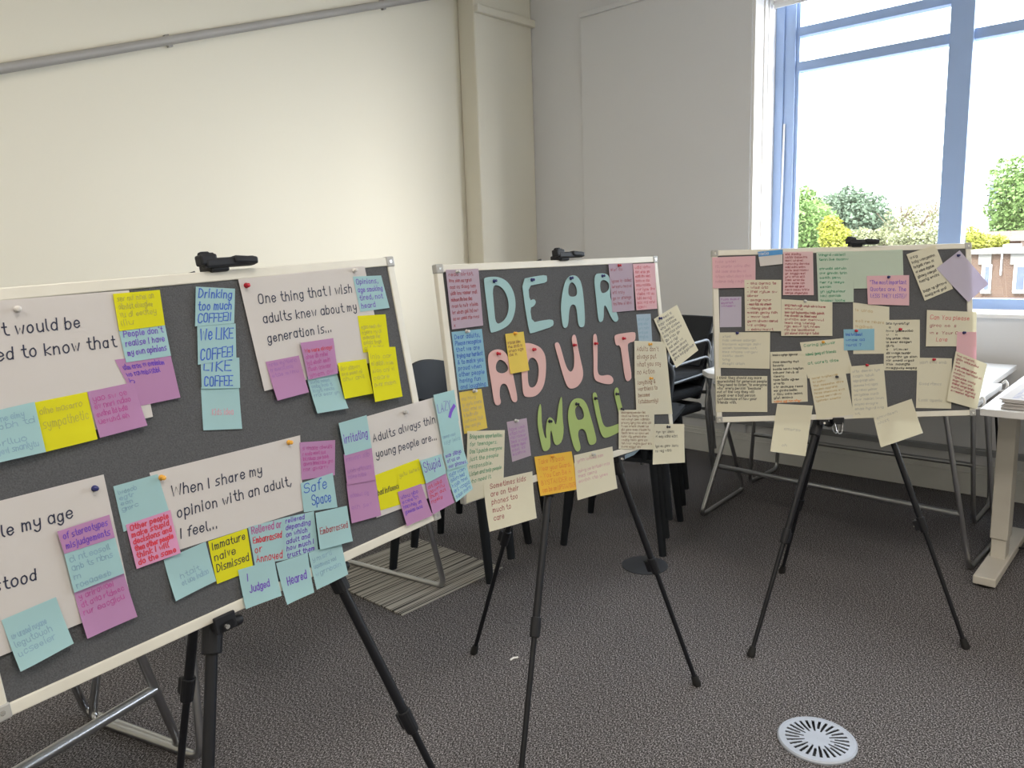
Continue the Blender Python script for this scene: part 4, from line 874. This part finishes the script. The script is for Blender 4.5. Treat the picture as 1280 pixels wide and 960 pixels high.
letter(B2, 'letter_w', [(462, 94), (467, 130), (468, 200), (480, 260), (492, 278), (489, 235), (493, 185), (508, 163), (527, 178), (538, 208), (545, 180), (550, 120), (560, 75), (568, 60), (571, 100), (572, 170), (579, 230), (570, 287), (548, 307), (530, 300), (521, 250), (514, 228), (509, 260), (513, 310), (500, 332), (480, 337), (470, 322), (455, 250), (446, 190), (452, 120)], 'green cut-out letter W starting the bottom row', 'letter_green', sm=1, **G8)
letter(B2, 'letter_a', [(597, 160), (608, 100), (630, 73), (665, 70), (692, 95), (712, 160), (735, 245), (743, 285), (731, 302), (709, 306), (699, 285), (690, 240), (675, 223), (653, 228), (649, 258), (662, 308), (661, 330), (645, 341), (629, 320), (609, 240)], 'green cut-out letter A in the bottom row', 'letter_green', [(636, 118), (655, 103), (673, 125), (681, 160), (673, 176), (650, 182), (640, 167), (634, 140)], **G8)
letter(B2, 'letter_l', [(720, 54), (732, 39), (743, 48), (750, 90), (765, 170), (779, 211), (800, 218), (865, 193), (880, 202), (876, 226), (850, 244), (790, 272), (771, 263), (758, 230), (738, 150)], 'green cut-out letter L, the complete one in the bottom row', 'letter_green', **G8)
letter(B2, 'letter_l', [(829, 34), (842, 14), (853, 25), (858, 70), (876, 135), (893, 195), (930, 188), (945, 210), (880, 232), (862, 190), (850, 130), (837, 80)], 'green cut-out letter L ending the bottom row, mostly under a brown-written note', 'letter_green', **G8)
note(B2, [(556, 337.5), (597, 336), (603, 407), (564, 412)], 'mauve', 'mauve note with dark red lines in the top left corner of the middle board', ['~4 ~6', '~4 ~4 ~2 ~5', '~3 ~2 ~5 ~3', '~5 ~4 ~7 ~5', '~7 ~4 ~3 ~4', '~4 ~2 ~4 ~6', '~3 ~4 ~3 ~2 ~3', '~2 ~2 ~4 ~3 ~4', 'x'], 'maroon', top=.98, bot=.02, size=.5, **L2_)
note(B2, [(565, 415), (603, 411), (611, 483), (574, 488)], 'sky', 'blue note reading "Dear adults, Please recognise..." on the left side of the middle board', ['Dear adults,', 'Please recognise', 'that we are', 'trying our hardest', '& to make you', 'proud when', 'other people', 'having fun', 'and laughing'], 'blue', top=.96, bot=.0, size=.66, pen=.0014, **L2_)
note(B2, [(574.5, 490.5), (602.5, 486), (610, 535), (581, 542.5)], 'soft_yellow', 'yellow-orange note below the blue one on the left side of the middle board', ['~3 ~4', '~2 ~5 ~6', '~4 ~5 ~3', '~2 ~6 ~4', '~6 ~4', '~4 ~3 ~3'], 'faint_brown', bot=.1, **L2_)
note(B2, [(583, 539), (630, 537.5), (628, 612), (582, 629)], 'cream', 'cream note in green pen reading "Bring more opportunities for teenagers"', ['Bring more opportunities', 'for teenagers.', "Don't punish everyone", 'just the people', 'responsible.', 'Listen and help people', 'who need it.'], 'green', top=.98, bot=.24, size=.55, **L2_)
note(B2, [(634, 527.5), (659, 522.5), (664.5, 569.5), (641, 577.5)], 'mauve', 'small mauve note pinned left of the green letter W', ['~4 ~3', '~5 ~4', '~4 ~6', '~3 ~5', '~6 ~4', '~4 ~2', '~6'], 'faint_violet', top=.85, bot=.12, **L2_)
note(B2, [(602.5, 602.5), (664, 589), (667, 647), (608, 664)], 'cream', 'cream note reading "Sometimes kids are on their phones too much to care"', ['Sometimes kids', 'are on their', 'phones too', 'much to', 'care'], 'maroon', top=.97, bot=.16, left=.12, right=.88, size=.62, pen=.0015, curl=.008, **L2_)
note(B2, [(667.5, 571), (714, 564), (722, 611), (674, 620)], 'amber', 'bright orange-yellow note reading "You can be a BYSTANDER"', ['Take 45 back', 'Wear your Guard..', '- You Can Be A', 'BYSTANDER or', 'can be an UPSTANDER'], 'orange', top=.95, bot=.05, size=.62, pen=.0014, curl=.004, **L2_)
note(B2, [(716, 569), (764, 558), (768, 610), (719, 625)], 'cream', 'cream note with faint pink writing beside the orange-yellow note', ['~4 ~6 ~3', '', '~5 ~2 ~7 ~4', '~3 ~5', '~6 ~3 ~4'], 'faint_pink', top=.92, bot=.35, curl=.006, **L2_)
note(B2, [(631, 417.5), (654, 414.5), (660, 463), (637, 467.5)], 'soft_yellow', 'narrow yellow note pinned over the pink letter D', ['', '~4 ~3 ~4', '~3 ~4 ~2', '~4 ~3', '~2 ~1'], 'brown', top=.92, bot=.42, curl=.003, **L2_)
note(B2, [(760, 330), (790, 329), (792.5, 388), (765, 390.5)], 'mauve', 'mauve note overlapping the blue letter R', ['~4 ~2', '', '~5 ~2 ~5', '~7 ~6', '~3 ~4', '~2 ~2 ~6', '~3 ~3 ~2 ~4'], 'maroon', top=.95, bot=.12, size=.5, **L2_)
note(B2, [(790, 330), (817.5, 329), (820.5, 386), (794.5, 388)], 'pink', 'pink note full of red writing in the top right corner of the middle board', ['~4 ~5', '~3 ~4 ~2', '~4 ~3 ~4', '~5 ~3', '~4 ~6', '~3 ~4 ~3', '~5 ~2 ~2', '~4 ~5', '~3 ~3 ~4', '~6'], 'red', top=.97, bot=.02, size=.6, **L2_)
note(B2, [(796, 393), (814, 392), (816, 427), (799.5, 428)], 'pale_blue', 'small pale blue note on the right side of the middle board', ['~4 ~3', '~5 ~4', '~3 ~4', '~4 ~3', '~5 ~2'], 'faint_blue', **L2_)
note(B2, [(793, 472), (835, 467), (840, 517.5), (795, 519)], 'cream', 'cream note in brown pen below the "Adults don\'t always" note', ['(anything &', 'worthless to', 'become', '(stubbornly)'], 'brown', top=.94, bot=.28, size=.6, pen=.0015, **L2_)
note(B2, [(792, 426), (831, 427.5), (835, 469), (792.5, 473)], 'cream', 'cream note in brown pen reading "Adults don\'t always put what you say no Action"', ["Adults don't", 'always put', 'what you say', 'no Action'], 'brown', top=.9, bot=.06, size=.6, pen=.0015, **L2_)
note(B2, [(772.5, 512.5), (817, 512), (817, 562), (772.5, 561)], 'cream', 'cream note densely covered in brown handwriting below the pink letter T', ['~4 ~6 ~3 ~5 ~4', '~5 ~3 ~6 ~4 ~3', '~3 ~5 ~4 ~7', '~6 ~4 ~3 ~4 ~3', '~4 ~6 ~5 ~3', '~3 ~4 ~4 ~6 ~2', '~5 ~4 ~3 ~5 ~3', '~4 ~3 ~6 ~4', '~6 ~5 ~4 ~3', '~3 ~4 ~5 ~4 ~3', '~4 ~6 ~3'], 'brown', top=.98, bot=.02, size=.55, pen=.0009, **L2_)
note(B2, [(817, 530), (854, 530), (854, 578), (813, 580.5)], 'cream', 'cream note with four short black lines hanging off the middle board\'s lower corner', ['~3 ~3 ~5', '~2 ~3 ~4 ~4', '', '~3 ~2 ~4 ~5', '~2 ~3 ~4'], 'black', top=.88, bot=.28, size=.45, curl=.004, **L2_)
note(B2, [(816, 399), (845, 381), (870.6, 438), (842.5, 460)], 'cream', 'cream note tilted off the right edge of the middle board, black writing', ['~3 ~4 ~2', '~4 ~5', '~4 ~7', '~1 ~5 ~6', '~3 ~5 ~4', '~2 ~4 ~2', '~4 ~4', '~3 ~4 ~2', '~7 ~6', '~4 ~9', '~5 ~3 ~8'], 'navy', top=.97, bot=.12, size=.58, pen=.0013, curl=.004, **L2_)
b = NB(); q = [B2.loc(p) for p in ((785, 568), (803, 561), (799, 569), (780, 578))]; vs = [b.verts.new(B2.at(x, y, z)) for (x, y), z in zip(q, (-.008, -.008, -.020, -.022))]; b.faces.new(vs)
tag(mk('sticky_note', b, P['pale_blue']), 'pale blue paper corner sticking out below the frame beside the right easel leg', 'sticky note')
for q, c, l in [((570, 340), 'clear', 'clear push pin on the mauve corner note'), ((583.5, 414), 'white', 'white push pin on the blue "Dear adults" note'), ((593, 488.5), 'clear', 'clear push pin on the yellow-orange note'), ((645, 526), 'clear', 'clear push pin on the small mauve note by the W'),
                ((617, 351.5), 'blue', 'dark push pin in the blue letter D'), ((664.5, 350), 'blue', 'dark push pin in the blue letter E'), ((713, 348), 'blue', 'dark push pin in the blue letter A'), ((752.5, 345), 'blue', 'dark push pin in the blue letter R'),
                ((621.5, 442), 'red', 'red push pin in the pink letter A'), ((666.5, 437), 'red', 'red push pin in the pink letter D'), ((717, 431.5), 'red', 'red push pin in the pink letter U'), ((743.5, 429.5), 'red', 'red push pin in the pink letter L'), ((778.5, 423), 'red', 'red push pin in the pink letter T'),
                ((686.5, 526.5), 'black', 'black push pin in the green letter W'), ((720, 505), 'black', 'black push pin in the green letter A'), ((743.5, 498), 'black', 'black push pin in the complete green letter L'), ((770, 492.5), 'black', 'black push pin at the top of the last green letter L'), ((776.5, 511.5), 'black', 'black push pin on the densely written cream note'),
                ((642.5, 417), 'orange', 'orange push pin on the narrow yellow note over the pink D'), ((810.5, 430.5), 'orange', 'orange push pin on the "Adults don\'t always" note'), ((812, 473), 'orange', 'orange push pin on the lower brown-written cream note'), ((772.5, 332), 'red', 'red push pin on the mauve note over the R'),
                ((689, 570), 'orange', 'orange push pin on the "BYSTANDER" note'), ((739, 567.5), 'clear', 'clear push pin on the cream note with pink writing'), ((833, 533.5), 'black', 'black push pin on the note hanging off the lower right corner'), ((823, 398), 'blue', 'dark blue push pin on the tilted note off the right edge')]: pin(B2, q, c, l)

# ---------------- right board
L3_ = dict(pen=.0015, name='paper_note', cat='paper note', group='paper notes on the right board')
note(B3, [(890, 322), (944, 320), (944, 359.5), (890.6, 360.6)], 'pink', 'pink note with faint lines in the top left corner of the right board', ['~3 ~5', '~4 ~6 ~5 ~3', '~3 ~5 ~4 ~3 ~2', '~6 ~5 ~6 ~4', '~7 ~4 ~6'], 'faint_pink', top=.95, bot=.15, size=.45, **L3_)
hb = note(B3, [(947, 315), (978, 312), (978, 330), (950, 333)], 'white', 'blue-headed white name badge reading "Hello" on the top edge of the right board', **{**L3_, 'name': 'name_badge', 'cat': 'badge'})
def badge(B, n, quad, m, tx):
    a = n.matrix_world.inverted(); bm = NB()
    f = lambda p, z: (lambda r: V((r.x, r.y, z)))(a @ B.at(*B.loc(p), B.FEL))
    bm.faces.new([bm.verts.new(f(p, .0055)) for p in quad]); me = bpy.data.meshes.new('header'); bm.to_mesh(me); bm.free(); me.materials.append(m); t = bpy.data.objects.new('header', me); COL.objects.link(t); t.parent = n; t['label'] = 'blue header band'
    bm = NB(); st, tw = layout(tx); A, C = f((948.5, 319.5), 0), f((961, 318), 0); d = C - A; s = d.length / tw; d.normalize(); pr_ = V((-d.y, d.x, 0))
    for s_ in st: ribbon(bm, s_, .0016 / s, lambda x, y: A + d * (x * s) + pr_ * (y * s) + V((0, 0, .0061)))
    me = bpy.data.meshes.new('writing'); bm.to_mesh(me); bm.free(); me.materials.append(P['white']); t = bpy.data.objects.new('writing', me); COL.objects.link(t); t.parent = n
badge(B3, hb, [(946.9, 314.9), (978.1, 311.9), (978.1, 318), (948, 321)], mat('badge_blue', (.06, .25, .55), .6, noise=.03), 'Hello')
note(B3, [(979, 315), (1016, 314.5), (1017, 369), (978.5, 369)], 'rose', 'pale rose note with close dark red lines at the top of the right board', ['~3 ~5', '~5 ~7', '~4 ~6', '~7 ~6', '~4 ~4 ~5', '~5 ~3 ~5', '~2 ~8', '~3 ~4 ~4', '~4 ~6', '~3 ~4 ~3', '~7 ~3 ~4', '~4 ~4 ~6', '~5 ~8'], 'maroon', top=.99, bot=.02, size=.5, **L3_)
note(B3, [(1066, 314.5), (1128, 312), (1129.5, 359), (1067, 361)], 'pale_green', 'plain pale green sheet at the top middle of the right board', **L3_)
note(B3, [(1020, 315), (1066.5, 314), (1066.7, 377.6), (1022.5, 378)], 'pale_green', 'pale green note with green writing at the top of the right board', ['~6 ~7', '~4 ~3 ~5', '', '~7 ~6', '~3 ~5 ~4', '~5 ~4', '~3 ~2 ~5', '~5', '~2 ~9', '~4 ~6', '~6 ~5'], 'green', top=.99, bot=.0, size=.42, **L3_)
note(B3, [(1066.6, 378), (1112, 383.5), (1112, 442), (1067, 442.5)], 'cream', 'cream note with a few pale orange words behind the small blue note', ['~2 ~5', '', '~4 ~2 ~5', '~6'], 'faint_brown', top=.93, bot=.5, size=.5, **L3_)
note(B3, [(1083, 345), (1136, 344), (1136, 382), (1084.5, 380.5)], 'pink', 'pink note reading "The most important quotes are the less they listen"', ['"The most important', 'Quotes are. The', 'LESS THEY LISTEN'], 'violet', top=.9, bot=.2, size=.55, **L3_)
note(B3, [(930, 350), (976, 350), (976, 414), (931, 414)], 'cream', 'cream list in red pen left of centre on the right board', ['- ~3 ~5 ~2', '- ~4 ~3', '- ~4 ~5 ~2', '~5', '- ~5 ~4', '- ~4 ~4 ~3 ~6', '- ~6 ~3 ~2', '~5 ~4 ~3', '- ~4 ~4', '~5 ~6 ~5', '~2 ~5', '- ~4 ~4'], 'maroon', top=.98, bot=.0, size=.48, **L3_)
note(B3, [(900, 371), (927, 370.6), (927, 408.6), (900, 409)], 'lilac', 'small lilac note below the pink corner note on the right board', ['~4 ~5', '~6', '~7'], 'faint_violet', top=.98, bot=.65, size=.5, **L3_)
note(B3, [(976.4, 374), (1040, 378), (1040, 420), (976, 420)], 'cream', 'cream note with ten lines of dark red writing, middle of the right board', ['~3 ~4 ~3 ~4 ~4 ~6', '~7', '~3 ~3 ~9 ~4 ~5', '~3 ~8 ~2 ~6 ~4', '~6 ~3 ~7', '~4 ~3 ~6', '~3 ~4 ~3 ~4', '~3 ~2 ~8', '~3 ~5 ~8 ~4'], 'maroon', top=.9, bot=.03, size=.55, **L3_)
note(B3, [(899, 415.6), (962.5, 415), (962, 461), (898.4, 459.7)], 'cream', 'wide cream note with faint pencil lines on the left of the right board', ['~4', '~3 ~5 ~6', '~7 ~6 ~4', '~5 ~7 ~3', '~3 ~5 ~6', '~5 ~4', '~4', '~6 ~5'], 'faint_grey', top=.95, bot=.08, size=.45, **L3_)
note(B3, [(895, 470), (959, 470), (959, 515), (895, 515)], 'cream', 'cream note in bold black writing at the lower left of the right board', ['I think they should say more', 'appreciated for generous people', 'They need to listen "to everyone', 'who" every person "because"', 'out of the way they will', 'speak over a bad person', 'just because of how your', 'friends with.'], 'black', top=1.0, bot=.22, left=.02, right=.99, size=.68, **L3_)
note(B3, [(963, 440), (1008, 438.6), (1010, 502), (965, 504)], 'cream', 'cream note in dark green-black pen with an orange last line', ['~4 ~1 ~5 ~7', '', '~4 ~6 ~4', '~5', '~5 ~5 ~6', '~7 ~4 ~2', '~6', '~4 ~6 ~5', '~6', '~3 ~6 ~4', '~3 ~6 ~5', '~1 ~4 ~4 ~5', '~4 ~5', '~5 ~3 ~7'], top=.98, bot=.0, size=.5, inks=['black'] * 13 + ['orange'], **L3_)
note(B3, [(1000, 428), (1055, 422.6), (1067, 466), (1010, 473)], 'cream', 'tilted cream note reading "Caring ... of friends" in the middle of the right board', ['Caring ~7', '', '~5 ~4 of friends', '', 'at ~6 ~4'], 'green', top=.97, bot=.35, right=.8, size=.5, **L3_)
note(B3, [(1011, 470), (1056, 462), (1067, 518), (1021, 524)], 'cream', 'cream note with brown-orange lines tilted at the bottom of the right board', ['~5 ~9', '~2 ~4', '~4 ~7 ~4', '~6 ~8', '~4 ~7 ~3', '~5 ~4 ~4', '~7 ~6'], 'faint_brown', top=.98, bot=.38, size=.42, **L3_)
note(B3, [(1054.5, 411.7), (1093, 411), (1093, 437.5), (1055, 438)], 'sky', 'small blue note in the middle of the right board', ['~4 ~9', '~4 ~2', '~5 ?'], 'blue', top=.9, bot=.15, right=.8, size=.5, **L3_)
note(B3, [(1105, 400), (1150, 399.5), (1150, 463), (1105, 463)], 'cream', 'cream note with black flow-chart writing and a little cloud', ['~4 ~7 ~2', '  ~1', '~4 ~8', '~1     ~1', '~3 ~5  ~4', '~2 ~4 ~6', '~5', '~1    ~3 ~4', '~3 ~5 ~6', '~8 ~2 ~4', '~4 ~5 ~5', '~4  ~7', '~8 ~5'], 'black', top=.97, bot=.02, size=.48, **L3_)
note(B3, [(1062, 458), (1104, 454.7), (1110, 520), (1066, 523)], 'cream', 'cream note with thin grey pencil lines below the blue note', ['~4 ~5 ~3', '~5 ~4', '~4 ~6 ~5', '~6 ~3 ~4', '~3 ~5 ~6', '~7 ~4', '~4 ~5 ~4', '~5 ~6', '~4 ~4 ~3', '~2'], 'faint_grey', top=.95, bot=.05, size=.42, **L3_)
note(B3, [(1158.4, 387.5), (1220.6, 390), (1219.5, 433), (1157, 433)], 'cream', 'cream note with red writing ending "Your Care Love" on the right board', ['Can You please', '~5  ~2  ~1', '~2 ~1  Your Care', '    Love'], top=.92, bot=.1, right=.86, size=.55, inks=['red', 'maroon', 'maroon', 'red'], **L3_)
note(B3, [(1196, 415), (1220, 415), (1220, 459), (1194, 456)], 'pink', 'narrow pink note on the right edge, under the "Love" note corner', **L3_)
note(B3, [(1147, 447), (1190, 448), (1189, 511), (1145, 510)], 'cream', 'cream note with a ruled top line and two short lines of writing below', ['~4 ~5 ~4', '', '', '', 'Good ~5', '', '', 'Look ~6'], 'faint_grey', top=.98, bot=.12, size=.45, **L3_)
note(B3, [(1194, 439), (1233, 455), (1220, 511.5), (1182, 501)], 'cream', 'tilted cream note with dark red lines at the lower right corner of the right board', ['~3 ~7', '~5 ~9', '~2', '~4 ~7 ~5', '~1 ~5 ~7 ~2', '~6', '~7 ~4', '~5 ~4 ~3', '~6 ~5 ~6', '~7 ~5', '~8 ~6'], 'maroon', top=.98, bot=.2, size=.5, curl=.003, **L3_)
note(B3, [(971.4, 504.7), (1016, 507), (1006, 570), (962, 564)], 'cream', 'cream note hanging below the frame at the left easel leg of the right board', ['', '', '', '~6', '', '', '~2'], 'faint_grey', curl=.006, left=.3, **L3_)
note(B3, [(1090, 515.6), (1139, 498.4), (1152, 541), (1099.4, 559)], 'cream', 'tilted cream note hanging over the lower frame above the right easel leg', ['~8', '~5'], 'faint_grey', bot=.6, curl=.006, **L3_)
note(B3, [(1132.7, 318), (1169, 306), (1191, 361), (1155.6, 376)], 'cream', 'tilted cream note with black lines in the top right area of the right board', ['~3', '~4 ~8', '~7 ~4 ~2', '~2 ~4 ~6', '~5 ~6', '~6 ~5', '', '~4 ~2 ~7', '~5 ~4 ~4'], 'black', top=.97, bot=.04, size=.48, **L3_)
note(B3, [(1170, 335.6), (1199, 313), (1234.5, 355), (1209, 378)], 'lilac', 'plain lilac sheet turned diagonally off the top right corner of the right board', curl=.004, **L3_)
for q, c, l in [((921, 416.5), 'blue', 'dark push pin on the wide pencil-lined note'), ((1110, 346.5), 'blue', 'dark push pin on the pink "important" note'), ((1070, 413.5), 'red', 'dark red push pin on the small blue note'), ((1083, 456.5), 'red', 'red push pin on the grey pencil-lined note'), ((1167, 449.5), 'red', 'red push pin on the cream note with the ruled top line'),
                ((1045.5, 471), 'black', 'black push pin on the brown-orange lined note'), ((1125, 411.5), 'red', 'dark red push pin on the flow-chart note'), ((1204, 416), 'blue', 'dark push pin on the narrow pink note'), ((1029, 427.5), 'orange', 'orange push pin on the "Caring" note'), ((1197, 319.5), 'blue', 'dark push pin on the diagonal lilac sheet'), ((1005.5, 376.5), 'clear', 'clear push pin on the dark red written middle note')]: pin(B3, q, c, l)
# binder clip on the lower edge of the right board
x, y = B3.loc((1048, 527)); bc = empty('binder_clip', B3.at(x, -.03), 'black binder clip with chrome handles on the lower edge of the right board', 'clip')
axx = (B3.e, B3.u, B3.n)
b = NB(); obox(b, B3.at(x, -.006, -.012), axx, (.020, .012, .0165)); mk('clip_body', b, BLACK, bc, bevel=.003)
for z in (.003, -.026):
    b = NB(); path(b, [B3.at(x - .014, -.012, z), B3.at(x - .010, -.040, z + .004), B3.at(x - .004, -.050, z + .006), B3.at(x + .004, -.050, z + .006), B3.at(x + .010, -.040, z + .004), B3.at(x + .014, -.012, z)], .0016, 8, .004); mk('clip_handle', b, CHROME, bc, smooth=True)
